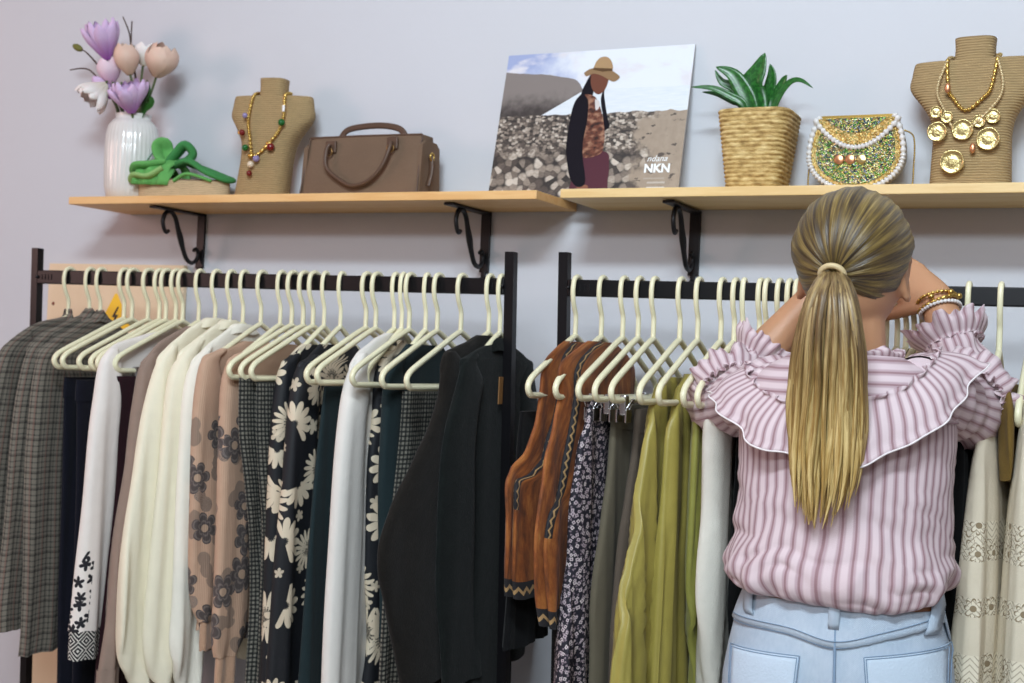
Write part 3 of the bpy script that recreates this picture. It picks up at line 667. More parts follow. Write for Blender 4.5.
deep('khaki_scarf', 'khaki suede scarf hanging between the two lace dresses', 'scarf', [(zy(1004, 384), -.42, -.30, .018), (zy(1004, 410), -.44, -.28, .024), (zy(1004, 450), -.44, -.29, .020), (zy(1004, 482), -.43, -.32, .012)], M_KHAKI, XK, 44.1, e=.9, rip=0)

# ------------------------------------------------------------------ things on the shelves
ZT, ZT2 = ZS, ZS+.0014
M_CER = plain('white_ceramic', 'D9D6D2', .18, Coat_Weight=.4)
def jute(name, c, sc=1400, axis=2):
    t = NT(name); o = t.obj(); x = t.xyz(o)
    w = t.m_('SINE', t.m_('MULTIPLY', t.m_('ADD', x[axis], t.m_('MULTIPLY', t.noise(o, 25, 2), .004)), sc))
    n = t.noise(t.map(o, (1, 1, 8)), 70, 4)
    t.bump(w, .5, .0015)
    k = hexc(c)
    return t.done(t.mix(t.m_('ADD', t.m_('MULTIPLY', w, .22), n), tuple(v*.62 for v in k), tuple(min(1, v*1.25) for v in k)), .85)
M_JUTE = jute('jute_wrap', 'A58B62'); M_JUTE2 = jute('jute_sole', 'C9B08C', 1500)
M_GOLD = plain('gold_metal', 'CFAE62', .3, Metallic=1); M_GOLDP = plain('pale_gold_metal', 'DCC78C', .32, bump=.4, bs=260, Metallic=1)

# vase and flowers
vp = at(130, 190, -.105); vx, vy = vp.x, -.105
pr = [(.046, 0), (.052, .003), (.057, .03), (.0595, .08), (.060, .12), (.0585, .15), (.054, .172), (.046, .184), (.040, .188), (.0385, .196), (.041, .200), (.038, .201), (.036, .192), (.045, .17), (.05, .10), (.04, .02)]
vz = empty('ribbed_vase', (vx, vy, ZT), 'white ribbed ceramic vase holding the magnolias at the left end of the shelf', 'vase')
MB().lathe([(r, z+ZT) for r, z in pr], (vx, vy, 0), 144, lambda a, z: 1+(.014*cos(36*a) if .004 < z-ZT < .176 else 0)).build('vase_body', M_CER, vz)
def petalmat(name, c0, c1):
    t = NT(name); x = t.xyz(t.uv())
    t.bump(t.noise(t.map(t.uv(), (30, 2, 1)), 2, 3), .2)
    return t.done(t.ramp(x[1], (.0, hexc(c0)), (.55, hexc(c1)), (1, hexc(c1, 1.06))), .6, Subsurface_Weight=.15, Subsurface_Radius=(.02, .01, .01))
M_PUR = petalmat('purple_petals', '9A4FA8', 'CDB0D2'); M_PEACH = petalmat('peach_petals', 'B99A80', 'D6B6A4'); M_WHITEP = petalmat('white_petals', 'DCD2BE', 'E6DEDA'); M_PINKP = petalmat('pale_pink_petals', 'C79AC0', 'DCC3CF')
M_STEM = plain('green_stem', '4C5A30', .6); M_TWIG = plain('brown_twig', '4A3830', .7); M_LEAF = plain('green_leaf', '2F5B22', .45)
def flower(name, label, px, py, y, axis, n, L, R, opn, mat, layers=1, seed=0, base=(0, 0)):
    c = at(px, py, y); ax = Vector(axis).normalized(); q = Vector((0, 0, 1)).rotation_difference(ax)
    r = empty(name, c, label, 'flower', 'flowers in the ribbed vase')
    rnd = random.Random(seed); mb = MB()
    for ly in range(layers):
        for k in range(n):
            a0 = 2*PI*(k+.5*ly)/n+rnd.uniform(-.15, .15); sp = PI/n*(1.25 if opn < .8 else .95); LL = L*rnd.uniform(.9, 1.08); o2 = opn*rnd.uniform(.85, 1.15)*(1-.35*ly)
            rows = []
            for i in range(10):
                v = i/9; row = []
                rad = R*(sin(PI*min(.08+v*(.72 if opn < .8 else .5), 1))*.95)*(1-.12*ly)+o2*R*v*v*1.1
                w = sin(PI*min(1, .12+.80*v))**.7*(1 if v < .8 else (1-((v-.8)/.2)**2*.75))
                for j in range(7):
                    u = (j-3)/3; a = a0+u*sp*w/(1+o2*v*.9)
                    cup = 1-.10*(1-abs(u))*0-.16*u*u*(1 if opn > .5 else -.1)
                    p = Vector((cos(a)*rad*cup, sin(a)*rad*cup, LL*(v-.35*o2*v*v)+.004*rnd.random()*v))
                    row.append(c+q @ p)
                rows.append(row)
            mb.grid(rows, uv=lambda i, j: (j/6, i/9))
    mb.build('petals', mat, r)
    b = Vector((vx+base[0], vy+base[1], ZT+.12)); e = c
    P = [tuple(b), tuple(b.lerp(e, .4)+Vector((0, 0, .02))), tuple(e-ax*.02), tuple(e+ax*.004)]
    MB().tube(spline(P, 14), .0028, 7).build('stem', M_STEM, r)
    return r
flower('magnolia_flower', 'large purple magnolia standing highest and leftmost in the vase', 108, 60, -.11, (-.10, -.3, 1), 6, .102, .034, .66, M_PUR, 2, 1, (-.01, 0))
flower('magnolia_flower', 'open purple magnolia just above the vase rim', 132, 113, -.14, (.10, -.4, 1), 6, .086, .034, .78, M_PUR, 2, 2, (.008, -.012))
flower('magnolia_flower', 'purple magnolia half hidden behind the white bud', 112, 98, -.11, (-.6, -.2, .9), 5, .066, .026, .62, M_PUR, 1, 3, (-.012, -.005))
flower('tulip_flower', 'peach tulip bud in the middle of the bouquet', 130, 75, -.12, (-.18, -.15, 1), 4, .072, .029, .05, M_PEACH, 2, 4, (.003, -.004))
flower('tulip_flower', 'large peach tulip on the right of the bouquet', 156, 77, -.11, (.42, -.1, 1), 5, .076, .038, .10, M_PEACH, 2, 5, (.014, 0))
flower('tulip_flower', 'white drooping bud at the lower left of the bouquet', 106, 84, -.135, (-.35, -.5, -.75), 5, .070, .032, .66, M_WHITEP, 2, 6, (-.014, -.008))
flower('tulip_flower', 'pale pink bud between the purple magnolia and peach tulip', 112, 84, -.12, (-.15, -.2, 1), 4, .064, .027, .15, M_PINKP, 1, 7, (-.006, 0))
flower('tulip_flower', 'white bud behind the two peach tulips', 143, 66, -.075, (.1, 0, 1), 4, .05, .024, .2, M_WHITEP, 1, 8, (.004, .012))
def twig(label, pts, bud=None):
    P = [at(px, py, y) for px, py, y in pts]; r = empty('magnolia_twig', P[-1], label, 'twig', 'twigs in the ribbed vase')
    MB().tube(spline([tuple(p) for p in [Vector((vx, vy, ZT+.13))]+P], 20), [.0032-.0018*i/19 for i in range(20)], 6).build('branch', M_TWIG, r)
    if bud:
        c = P[-1]; d = (P[-1]-P[-2]).normalized(); q = Vector((0, 0, 1)).rotation_difference(d).to_matrix()
        MB().ball(c+d*.008, (.0085, .0085, .016), 10, q).build('bud', plain('green_bud', '6B6A2A', .6), r)
    return r, P
r, P = twig('bare brown twig pointing up from the bouquet', [(137, 95, -.10), (133, 62, -.09), (131, 45, -.09), (129, 32, -.09), (123, 17, -.09)])
MB().tube([tuple(P[2]), tuple(at(131.5, 30, -.09)), tuple(at(132, 21, -.09))], .0016, 6).build('side_branch', M_TWIG, r)
MB().ball(at(133, 50, -.09), (.006, .006, .012), 10).build('bud', bpy.data.materials.get('green_bud') or M_STEM, r)
twig('brown twig tipped with a green bud at far left', [(118, 95, -.10), (100, 68, -.10), (87, 53, -.10), (80, 49, -.10)], True)
twig('thin brown twig sticking out horizontally at left', [(112, 98, -.09), (94, 74, -.09), (84, 68.5, -.09), (70, 70, -.09)])
def leaf(mb, P, w, n=10, up=Vector((0, -1, .3)), fold=.25):
    P = spline([tuple(p) for p in P], n); rows = []
    for i, p in enumerate(P):
        p = Vector(p); d = (Vector(P[min(i+1, n-1)])-Vector(P[max(i-1, 0)])).normalized(); s = d.cross(up).normalized(); nn = s.cross(d)
        f = i/(n-1); ww = w*max(.04, (sin(PI*(.18+.82*f)))**.8)
        rows.append([p+s*ww*u+nn*ww*fold*abs(u) for u in (-1, -.5, 0, .5, 1)])
    return mb.grid(rows, uv=lambda i, j: (j/4, i/(n-1)))
for k, (pts, lab) in enumerate((([(143, 112), (152, 104), (150, 96)], 'green leaf at the right of the vase rim'), ([(131, 108), (127, 92), (121, 82)], 'green leaf between the purple blossoms'), ([(141, 108), (148, 92), (147, 80)], 'green leaf below the two peach tulips'))):
    P = [Vector((vx, vy, ZT+.15))]+[at(px, py, -.115) for px, py in pts]
    o = leaf(MB(), P, .012, 12).build('bouquet_leaf', M_LEAF, solid=.0008); tag(o, lab, 'leaf', 'leaves in the ribbed vase')

# green espadrille
M_GRN = cloth('green_cotton', '66A85C', .5, .2); M_GRN2 = cloth('dark_green_cotton', '3F8449', .5, .2); M_INS = plain('pale_lining', 'A9BDB8', .7)
sa, sb = at(140, 190, -.12), at(229, 190, -.07)
sh = empty('espadrille_sandal', ((sa.x+sb.x)/2, -.1, ZT), 'green wrap espadrille sandal with jute wedge sole beside the vase', 'sandal')
D = Vector((sb.x-sa.x, .05, 0)); Ls = D.length; D.normalize(); Np = Vector((-D.y, D.x, 0)); o0 = Vector((sa.x, -.12, ZT))
def S(u, v, h): return o0+D*(u*Ls)+Np*v+Vector((0, 0, h))
rows = []
def sole_ring(h, g=0):
    R = []
    for k in range(40):
        a = 2*PI*k/40; cx = cos(a); wd = .036 if cx < 0 else .030
        u = .5+.5*math.copysign(abs(cx)**.75, cx); hh = h*(1.0+.02*u)
        R.append(S(u*(1-2*g)+g, sin(a)*wd*(1-g*3)+.002*sin(3*a), hh))
    return R
MB().grid([sole_ring(.0005), sole_ring(.024, -.004), sole_ring(.044, 0)], True).cap(sole_ring(.044)).cap(sole_ring(.0005), True).build('jute_sole', M_JUTE2, sh)
MB().grid([sole_ring(.044, .0), sole_ring(.047, .005)], True).cap(sole_ring(.047, .005)).build('footbed', plain('dark_footbed', '6C5A46', .8), sh)
def band(mb, pts, w, t): return mb.tube(spline([tuple(S(*p)) for p in pts], 26), [(w*(.8+.2*sin(PI*i/25)), t) for i in range(26)], 12)
rows = []
for i in range(26):
    f = i/25; u = .015+.38*f; row = []
    hgt = .026+.034*sin(PI*min(1, f*.75+.16)); wd = .046-.006*f
    for j in range(21):
        q = PI*j/20; fold = .0035*sin(f*15+2.2*cos(q)+1.5*noise.noise(Vector((f*4, q, 1))))
        row.append(S(u+.03*sin(q*2), -cos(q)*(wd+fold), .032+(hgt+fold)*sin(q)**.7))
    rows.append(row)
MB().grid(rows, uv=lambda i, j: (j*.006, i*.004)).build('toe_wrap', M_GRN, sh, solid=.003)
band(MB(), [(-.015, -.030, .040), (.06, -.048, .052), (.20, -.048, .050), (.34, -.040, .070)], .013, .006).build('toe_fold', plain('light_green_cotton', '8DB56E', .85, .3, 60), sh)
band(MB(), [(-.03, -.020, .062), (.05, -.042, .075), (.18, -.040, .078), (.32, -.022, .086)], .013, .007).build('toe_fold', M_GRN, sh)
band(MB(), [(.30, -.030, .040), (.30, -.022, .075), (.36, 0, .090), (.44, .025, .075), (.44, .034, .045)], .026, .007).build('instep_band', M_GRN, sh)
band(MB(), [(.32, -.012, .082), (.22, -.006, .100), (.19, -.006, .122), (.235, .0, .130), (.25, .01, .115), (.31, .004, .092)], .020, .007).build('bow_loop', M_GRN, sh)
band(MB(), [(.32, -.006, .085), (.42, -.004, .112), (.50, -.004, .128), (.57, .004, .110), (.50, .004, .092), (.38, 0, .084)], .022, .010).build('bow_loop', M_GRN2, sh)
band(MB(), [(.43, -.010, .082), (.60, -.024, .088), (.80, -.028, .064), (.97, -.016, .050), (1.0, .004, .052), (.92, .022, .058), (.7, .026, .075), (.5, .016, .088)], .014, .007).build('heel_strap', M_GRN2, sh)
band(MB(), [(.46, -.036, .042), (.60, -.036, .058), (.78, -.032, .05), (.86, -.028, .044)], .007, .004).build('side_tie', M_GRN, sh)
MB().ball(S(.34, -.012, .086), (.014, .012, .013), 14).build('knot', M_GRN, sh)
band(MB(), [(.10, -.018, .088), (.16, -.012, .112), (.19, -.004, .128)], .010, .002).build('lining', M_INS, sh)

# jute busts
def bust(px, y, rz, label, z0, kx=1., kz=1., sk=0.):
    c = at(px, 188, y); X = c.x; r = empty('necklace_bust', (X, y, z0), label, 'bust', 'jute covered necklace busts')
    Mz = Matrix.Rotation(rz, 3, 'Z')
    def ring(z, hw, hd, n=36):
        R = []
        for k in range(n):
            a = 2*PI*k/n; cx, sx = cos(a), sin(a)
            R.append(Vector((X-sk*max(0, 1-z/.17), y, z0+z))+Mz @ Vector((hw*math.copysign(abs(cx)**.55, cx), hd*math.copysign(abs(sx)**.75, sx), 0)))
        return R
    tab = spline([(z*kz, w*kx, d_) for z, w, d_ in ((0, .066, .036), (.05, .064, .036), (.09, .063, .037), (.12, .068, .037), (.145, .084, .035), (.172, .104, .030), (.195, .102, .027), (.212, .099, .024), (.216, .097, .022))], 44)
    rows = [ring(*q) for q in tab]
    mb = MB().grid(rows, True).cap(rows[-1]).cap(rows[0], True)
    rows = [ring(z, hw, hd) for z, hw, hd in spline([(.20*kz, .036*kx, .026), (.216*kz, .033*kx, .025), (.235*kz, .032*kx, .025), (.252*kz, .033*kx, .026)], 12)]
    mb.grid(rows, True).cap(rows[-1]).build('torso_form', M_JUTE, r)
    return r, lambda lx, ly, z: Vector((X-sk*max(0, 1-z*kz/.17), y, z0+z*kz))+Mz @ Vector((lx*kx, ly, 0))
B1, F1 = bust(270, -.085, math.radians(12), 'jute necklace bust beside the brown handbag', ZT, .92, 1.06, .022)
B2, F2 = bust(970, -.085, math.radians(-4), 'jute necklace bust at the right end, draped with gold coins', ZT2, 1.02, 1.045)
def bead_tube(mb, P, r, bead, n=None):
    L = sum((Vector(P[i+1])-Vector(P[i])).length for i in range(len(P)-1)); k = max(int(L/bead)*6, 12)
    Q = spline([tuple(p) for p in P], k)
    return mb.tube(Q, [r*(.45+.55*abs(sin(PI*i/6))) for i in range(k)], 8)
neck = [(.030, .026, .232), (.036, .0, .226), (.040, -.029, .208)]
def loop(F, low, half, zlow, y=-.043):
    Lp = [(-.036, .012, .226), (-.040, -.026, .214), (-half, -.040, .165), (-half*.75, y, (zlow+.16)/2+.005), (low, y, zlow), (half*.72, y, (zlow+.16)/2+.005), (half, -.040, .165), (.040, -.026, .214), (.036, .012, .226), (0, .032, .230)]
    return [F(*p) for p in Lp]+[F(-.036, .012, .226)]
nk = empty('charm_necklace', F1(0, -.04, .1), 'gold chain necklace with coloured charms on the left bust', 'necklace')
bead_tube(MB(), loop(F1, -.014, .044, .088), .0042, .007).build('chain', M_GOLD, nk)
jew = {'r': plain('red_bead', '6E1414', .15), 'g': plain('green_bead', '0F5A22', .15), 'v': plain('violet_bead', '8C7FA8', .2), 'p': plain('pearl_bead', 'D8C6AE', .25)}
for lx, z, kk, rr in ((-.050, .170, 'v', .006), (-.052, .135, 'r', .007), (-.038, .104, 'g', .0075), (-.006, .082, 'v', .0075), (.026, .106, 'r', .009), (.044, .156, 'g', .008), (-.018, .070, 'p', .0075), (-.018, .052, 'r', .0065)):
    MB().ball(F1(lx, -.046, z), rr, 12).build('bead', jew[kk], nk)
MB().box(F1(.047, -.046, .185), (.006, .003, .014), .001).build('price_tag', plain('white_paper_tag', 'E8E8E8', .7), nk)
for lx, z in ((-.056, .135), (.020, .113), (-.022, .088)):
    MB().ball(F1(lx, -.046, z), (.008, .005, .0055), 10).build('gold_charm', M_GOLD, nk)
def coin(parent, px, py, rr, yy=-.131, lean=.1):
    c = at(px, py, yy); Mx = Matrix.Rotation(PI/2-lean, 3, 'X'); mb = MB()
    pr = [(rr, -.001), (rr, .001), (rr*.9, .0014), (rr*.86, .0006), (rr*.5, .0012), (rr*.25, .0018)]
    mb.lathe(pr, c, 28, lambda a, z: 1+.02*sin(5*a+px), True, True, Matrix.Rotation(PI/2+lean, 3, 'X'))
    return mb.build('gold_coin', M_GOLDP, parent)
nk2 = empty('coin_necklace', F2(0, -.04, .12), 'short gold chain necklace with medallion coins on the right bust', 'necklace')
bead_tube(MB(), loop(F2, -.004, .034, .128), .0036, .008).build('chain', M_GOLD, nk2)
for q in ((962.5, 129.5, .0175), (937, 131.5, .0165), (947, 117, .010), (979, 121, .0105), (993, 116, .012), (936, 112, .010)): coin(nk2, *q)
nk3 = empty('beaded_necklace', F2(0, -.04, .1), 'long beaded necklace with two large gold coins on the right bust', 'necklace')
bead_tube(MB(), loop(F2, -.012, .052, .092, -.045), .003, .0052).build('bead_string', plain('ivory_gold_bead', 'CDB78C', .3, Metallic=.4), nk3)
for q in ((988, 138.5, .019), (952, 161.5, .020)): coin(nk3, *q, yy=-.136)
M_ROSE = plain('rose_gold_metal', 'D89A72', .35, Metallic=.9)
for px, py in ((972.5, 148), (947.5, 88)):
    MB().ball(at(px, py, -.133), (.005, .003, .009), 10).build('rose_charm', M_ROSE, nk3)

# brown suede handbag
M_SUE = plain('taupe_suede', '6B5543', .85, .35, 140, .18); M_LTH = plain('brown_leather', '523B2C', .5, .1, 200)
c0, c1 = at(298, 189, -.135), at(419.5, 189, -.135); hx0, hx1 = c0.x, c1.x; hw = (hx1-hx0)/2*.975; hx = (hx0+hx1)/2; H_ = .130
hb = empty('suede_handbag', (hx, -.09, ZT), 'taupe brown suede handbag with two handles beside the poster', 'handbag')
rows = []
for i in range(13):
    f = i/12; z = ZT+H_*f; k = 1-.035*f; dk = .048*(1-.50*f)+.003*sin(PI*f)
    ring = []
    for j in range(32):
        a = 2*PI*j/32; cx, sx = cos(a), sin(a)
        ring.append(Vector((hx+hw*k*math.copysign(abs(cx)**.18, cx), -.09+dk*math.copysign(abs(sx)**.2, sx), z)))
    rows.append(ring)
MB().grid(rows, True).cap(rows[-1]).cap(rows[0], True).build('bag_body', M_SUE, hb)
for s in (-1, 1):      # gusset wings
    MB().prism([(-.044, .004), (.044, .004), (.036, .108), (.022, .118), (-.022, .118), (-.036, .108)], lambda a, b, d, s=s: Vector((hx+s*(hw*.96+d), -.088+a, ZT+b)), -.004, .006).build('gusset', M_SUE, hb)
P = spline([(hx-hw*.98, -.139, ZT+.004), (hx-hw*.97, -.121, ZT+H_)], 8)
for s in (-1, 1): MB().tube(spline([(hx+s*hw*.985, -.1365, ZT+.003), (hx+s*hw*.965, -.1265, ZT+.06), (hx+s*hw*.95, -.1135, ZT+H_)], 10), .002, 6).build('piping', M_LTH, hb)
MB().tube(spline([(hx-hw*.94, -.113, ZT+H_), (hx, -.113, ZT+H_+.001), (hx+hw*.94, -.113, ZT+H_)], 10), .0025, 6).build('top_edge', M_LTH, hb)
MB().tube(spline([(hx-.088, -.072, ZT+H_-.01), (hx-.086, -.070, ZT+H_+.010), (hx-.066, -.068, ZT+H_+.026), (hx, -.068, ZT+H_+.031), (hx+.050, -.068, ZT+H_+.024), (hx+.070, -.070, ZT+H_+.008), (hx+.074, -.072, ZT+H_-.01)], 30), [(.007, .0035)]*30, 10).build('back_handle', M_LTH, hb)
pa, pb, pcn = at(328, 150, -.137), at(389.5, 146, -.137), at(352, 186, -.147)
MB().tube(spline([(pa.x, -.133, pa.z+.012), (pa.x-.003, -.139, pa.z-.004), (pa.x+.004, -.144, pa.z-.04), (pcn.x-.018, -.147, pcn.z+.006), (pcn.x+.012, -.148, pcn.z+.001), (pcn.x+.045, -.147, pcn.z+.014), (pb.x-.010, -.144, pb.z-.04), (pb.x+.001, -.139, pb.z-.006), (pb.x, -.133, pb.z+.010)], 40), .0046, 9).build('front_handle', M_LTH, hb)
for p in (pa, pb):
    MB().box((p.x, -.1255, p.z+.008), (.026, .006, .026), .002).build('handle_tab', M_LTH, hb)
    MB().tube([(p.x+.008*cos(2*PI*k/16), -.1335, p.z-.004+.008*sin(2*PI*k/16)) for k in range(16)], .0016, 6, closed=True).build('handle_ring', plain('bronze_ring', '8A6A40', .35, Metallic=.8), hb)
gr = at(436, 157, -.10)
MB().tube([(hx+hw+.010, -.10+.007*cos(2*PI*k/16), gr.z+.008*sin(2*PI*k/16)) for k in range(16)], .002, 6, closed=True).build('side_ring', M_GOLD, hb)
MB().tube(spline([(hx+hw+.007, -.10, gr.z), (hx+hw+.011, -.104, gr.z-.03), (hx+hw+.008, -.11, gr.z-.06)], 8), [(.006, .002)]*8, 8).build('side_strap', M_LTH, hb)

# woven pot with plant
t = NT('woven_rope'); o = t.obj()
n1 = t.noise(t.map(o, (60, 60, 160), (0, 0, 0), (.0, .35, 0)), 1., 4); n2 = t.noise(o, 300, 3)
t.bump(t.m_('ADD', n1, n2), .7, .002)
M_ROPE = t.done(t.ramp(n1, (.3, hexc('8C6E3C')), (.5, hexc('BE9F64')), (.7, hexc('DCC48C'))), .8)
pc = at(757, 186, -.098); px_, py_ = pc.x, -.098
pot = empty('woven_pot', (px_, py_, ZT2), 'woven rope basket pot with green plant beside the poster', 'pot')
prf = []
for i in range(99):
    f = i/98; prf.append((lerp(.052, .0715, f)+.0030*abs(sin(PI*19*f))-.001, ZT2+.146*f))
def sq(a, z): return 1/max((abs(cos(a))**5+abs(sin(a))**5)**.2, .5)*.93
MB().lathe(prf+[(.067, ZT2+.147), (.063, ZT2+.140), (.058, ZT2+.11)], (px_, py_, 0), 64, sq).build('basket', M_ROPE, pot)
MB().lathe([(.001, ZT2+.122), (.059, ZT2+.122)], (px_, py_, 0), 32, sq, False).build('soil', plain('dark_soil', '2A2019', .9, .6, 60), pot)
t = NT('plant_leaf'); x = t.xyz(t.uv())
ce = t.m_('ABSOLUTE', t.m_('SUBTRACT', x[0], .5))
M_PLANT = t.done(t.mix(t.band(t.m_('ADD', x[1], t.m_('MULTIPLY', t.noise(t.uv(), 8), .3)), 9, .4), hexc('1E5220'), hexc('2F6E2C')), .3)
for pts, w, yb in (([(757, 104), (752, 86), (759, 70), (765, 53)], .023, 0), ([(750, 105), (742, 88), (732, 74), (716, 67)], .017, -.012), ([(748, 106), (734, 88), (722, 82), (715, 70)], .010, .012), ([(744, 105), (730, 96), (712, 88), (691, 87)], .0075, -.02), ([(742, 106), (733, 101), (717, 94), (702, 92)], .007, .0),
                   ([(772, 104), (778, 92), (784, 80), (787, 75)], .009, .015), ([(776, 103), (788, 84), (800, 80), (813, 88)], .006, -.01), ([(764, 104), (770, 88), (772, 74), (770, 64)], .012, .02), ([(754, 105), (748, 92), (744, 80), (742, 74)], .012, .02)):
    P = [at(a, b, py_+yb-.004*i) for i, (a, b) in enumerate(pts)]; P.insert(0, Vector((lerp(P[0].x, px_, .4), py_+yb*.5, ZT2+.118)))
    leaf(MB(), P, w, 16, Vector((0, -1, .15))).build('leaf', M_PLANT, pot, solid=.001)

# beaded clutch
cc = at(855, 150, -.105); cx_, cz_ = cc.x, ZT2
cl = empty('beaded_clutch', (cx_, -.08, ZT2), 'half round beaded clutch with pearl border beside the plant', 'clutch bag')
def dshape(k=1., n=50, top=.122, w=.083):
    P = []
    for i in range(n+1):
        a = lerp(math.radians(141), math.radians(399), i/n); s, c = sin(a), cos(a)
        P.append((w*k*c*(1.0 if s < 0 else 1+.0*s), .0665+(0.063 if s < 0 else .112)*k*s))
    return P
def cp(a, b, d): return Vector((cx_+a+.001, -.098-d, cz_+b))
t = NT('holographic_sequins'); uv = t.obj()
t.n('TexVoronoi', {'Vector': uv, 'Scale': 420}); v = t.last
rc = t.xyz(v.outputs['Color'])
cols = t.ramp(rc[0], (0, hexc('20301C')), (.2, hexc('5E9E44')), (.34, hexc('B5A24E')), (.5, hexc('46586C')), (.66, hexc('2C302A')), (.8, hexc('A88650')), (.92, hexc('D8D0A0')), (1, hexc('2F5C9C')))
t.bump(v.outputs['Distance'], .6, .002)
M_SEQ = t.done(cols, .25, Metallic=.75)
t = NT('gold_sequins'); uv = t.obj(); t.n('TexVoronoi', {'Vector': uv, 'Scale': 420}); v = t.last; rc = t.xyz(v.outputs['Color'])
t.bump(v.outputs['Distance'], .6, .002)
M_SEQG = t.done(t.ramp(rc[0], (0, hexc('8A6A30')), (.4, hexc('C09A50')), (.75, hexc('D9BE84')), (1, hexc('6B7A40'))), .28, Metallic=.7)
M_PEARL = plain('white_pearl', 'DCD8D6', .25, Coat_Weight=.5)
MB().prism(dshape(1.0), cp, -.030, .006).build('clutch_body', plain('gold_brass_side', '8A6E32', .35, Metallic=.8), cl)
MB().prism(dshape(.93), cp, .005, .009).build('gold_border', M_SEQG, cl)
MB().prism(dshape(.83), cp, .007, .0105).build('beaded_front', M_SEQ, cl)
bead_tube(MB(), [cp(a, b, .007) for a, b in dshape(.985)], .0058, .0080).build('pearl_border', M_PEARL, cl)
fl = [(-.068, .130)]+[(-.068+.136*i/24, .130-.047*sin(PI*i/24)**.8) for i in range(1, 24)]+[(.068, .130)]
MB().prism(fl, cp, .004, .014).build('flap', M_SEQG, cl)
fl2 = [(-.052, .130)]+[(-.052+.104*i/20, .130-.026*sin(PI*i/20)**.8) for i in range(1, 20)]+[(.052, .130)]
MB().prism(fl2, cp, .013, .0155).build('flap_center', M_SEQ, cl)
bead_tube(MB(), [cp(-.073+.146*i/30, .132-.053*sin(PI*i/30)**.8, .011) for i in range(31)], .0058, .0080).build('pearl_border', M_PEARL, cl)
for k in (-1, 0, 1):
    MB().lathe([(.0088, 0), (.0088, .0015), (.007, .0022), (.001, .003)], cp(-.008+k*.0195, .058, .0105), 18, None, True, True, Matrix.Rotation(PI/2, 3, 'X')).build('disc', M_ROSE if k < 1 else M_GOLDP, cl)
bead_tube(MB(), [cp(.074, .112, -.012), cp(.094, .10, -.02), cp(.096, .05, -.022), cp(.092, .004, -.02), cp(.06, .003, -.045), cp(-.06, .003, -.045), cp(-.084, .004, -.02), cp(-.087, .05, -.022), cp(-.078, .10, -.02)], .0018, .004).build('chain_strap', M_GOLD, cl)

# poster -----------------------------------------------------------
tl, tr = at(508, 57, -.004), at(693.5, 45, -.004); bl, br = at(491, 191, -.075), at(681, 187.5, -.075)
O = Vector((lerp(tl.x, bl.x, .5), -.075, ZT2)); PW = lerp(tr.x-tl.x, br.x-bl.x, .5); PH = math.hypot(tl.z-ZT2, .069)
AX = Vector((1, 0, 0)); AZ = Vector((0, .069, tl.z-ZT2)).normalized(); AN = AX.cross(AZ)
def pp(u, v, d=0.): return O+AX*(u*PW)+AZ*(v*PH)+AN*d
po = empty('beach_poster', O+AX*PW/2, 'landscape photo poster of a person in a hat on a rocky beach', 'poster')
t = NT('poster_print'); uv = t.uv(); x = t.xyz(uv); X_, Y_ = x[0], x[1]
asp = t.map(uv, (1.42, 1, 1))
sky = t.mix(t.sstep(t.m_('ADD', t.m_('MULTIPLY', X_, 1.1), t.m_('MULTIPLY', t.noise(asp, 5, 4), .9)), .55, 1.0), hexc('9AA6CC'), hexc('DDE2EA'))
sky = t.mix(t.sstep(t.noise(t.map(asp, (1, 2.2, 1)), 4, 5), .5, .68), sky, hexc('D8D6DC'))
sea = t.mix(t.noise(t.map(asp, (3, 30, 1)), 3, 3), hexc('C9D3DC'), hexc('E4E8EC'))
c = t.mix(t.m_('LESS_THAN', Y_, .725), sky, sea)
hl = t.m_('ADD', .86, t.m_('MULTIPLY', t.noise(t.map(asp, (1, 0, 0)), 5, 3), .04))
hl = t.m_('SUBTRACT', hl, t.m_('ADD', t.m_('MULTIPLY', X_, .16), t.m_('MULTIPLY', t.m_('POWER', t.m_('DIVIDE', X_, .44), 14.), .08)))
hm = t.m_('MULTIPLY', t.m_('LESS_THAN', Y_, hl), t.m_('LESS_THAN', X_, .45))
hm = t.m_('MULTIPLY', hm, t.m_('GREATER_THAN', Y_, t.m_('ADD', .59, t.m_('MULTIPLY', t.m_('SUBTRACT', X_, .27), .75))))
hc = t.mix(t.sstep(t.m_('ADD', Y_, t.m_('MULTIPLY', t.noise(asp, 14, 4), .2)), .66, .84), hexc('362F2D'), hexc('7F7672'))
c = t.mix(hm, c, hc)
t.n('TexVoronoi', {'Vector': t.map(uv, (27, 22, 1)), 'Scale': 1., 'Randomness': 1.}, voronoi_dimensions='2D'); v = t.last
t.n('TexVoronoi', {'Vector': t.map(uv, (60, 62, 1)), 'Scale': 1.}, voronoi_dimensions='2D'); v2 = t.last
near = t.sstep(Y_, .42, .22)
dist = t.n('Mix', {0: near, 2: v2.outputs['Distance'], 3: v.outputs['Distance']})
rcol = t.xyz(v.outputs['Color']); rcol2 = t.xyz(v2.outputs['Color'])
tone = t.n('Mix', {0: near, 2: rcol2[0], 3: rcol[0]})
tone = t.m_('ADD', t.m_('MULTIPLY', tone, .75), t.m_('MULTIPLY', t.noise(t.map(uv, (60, 90, 1)), 1, 3), .3))
rock = t.ramp(tone, (0.12, hexc('1E1A18')), (.4, hexc('564B44')), (.66, hexc('94877A')), (.88, hexc('C8BDB0')))
rock = t.mix(t.sstep(dist, .42, .85), rock, hexc('2A2422'))
sand = t.mix(t.noise(asp, 22, 4), hexc('8C7C6C'), hexc('AA9A88'))
sand = t.mix(t.sstep(t.noise(t.map(asp, (1, 1.8, 1)), 13, 4), .60, .66), sand, hexc('50463F'))
rk = t.mix(t.sstep(t.m_('ADD', X_, t.m_('MULTIPLY', t.noise(asp, 6, 3), .5)), .98, 1.08), rock, sand)
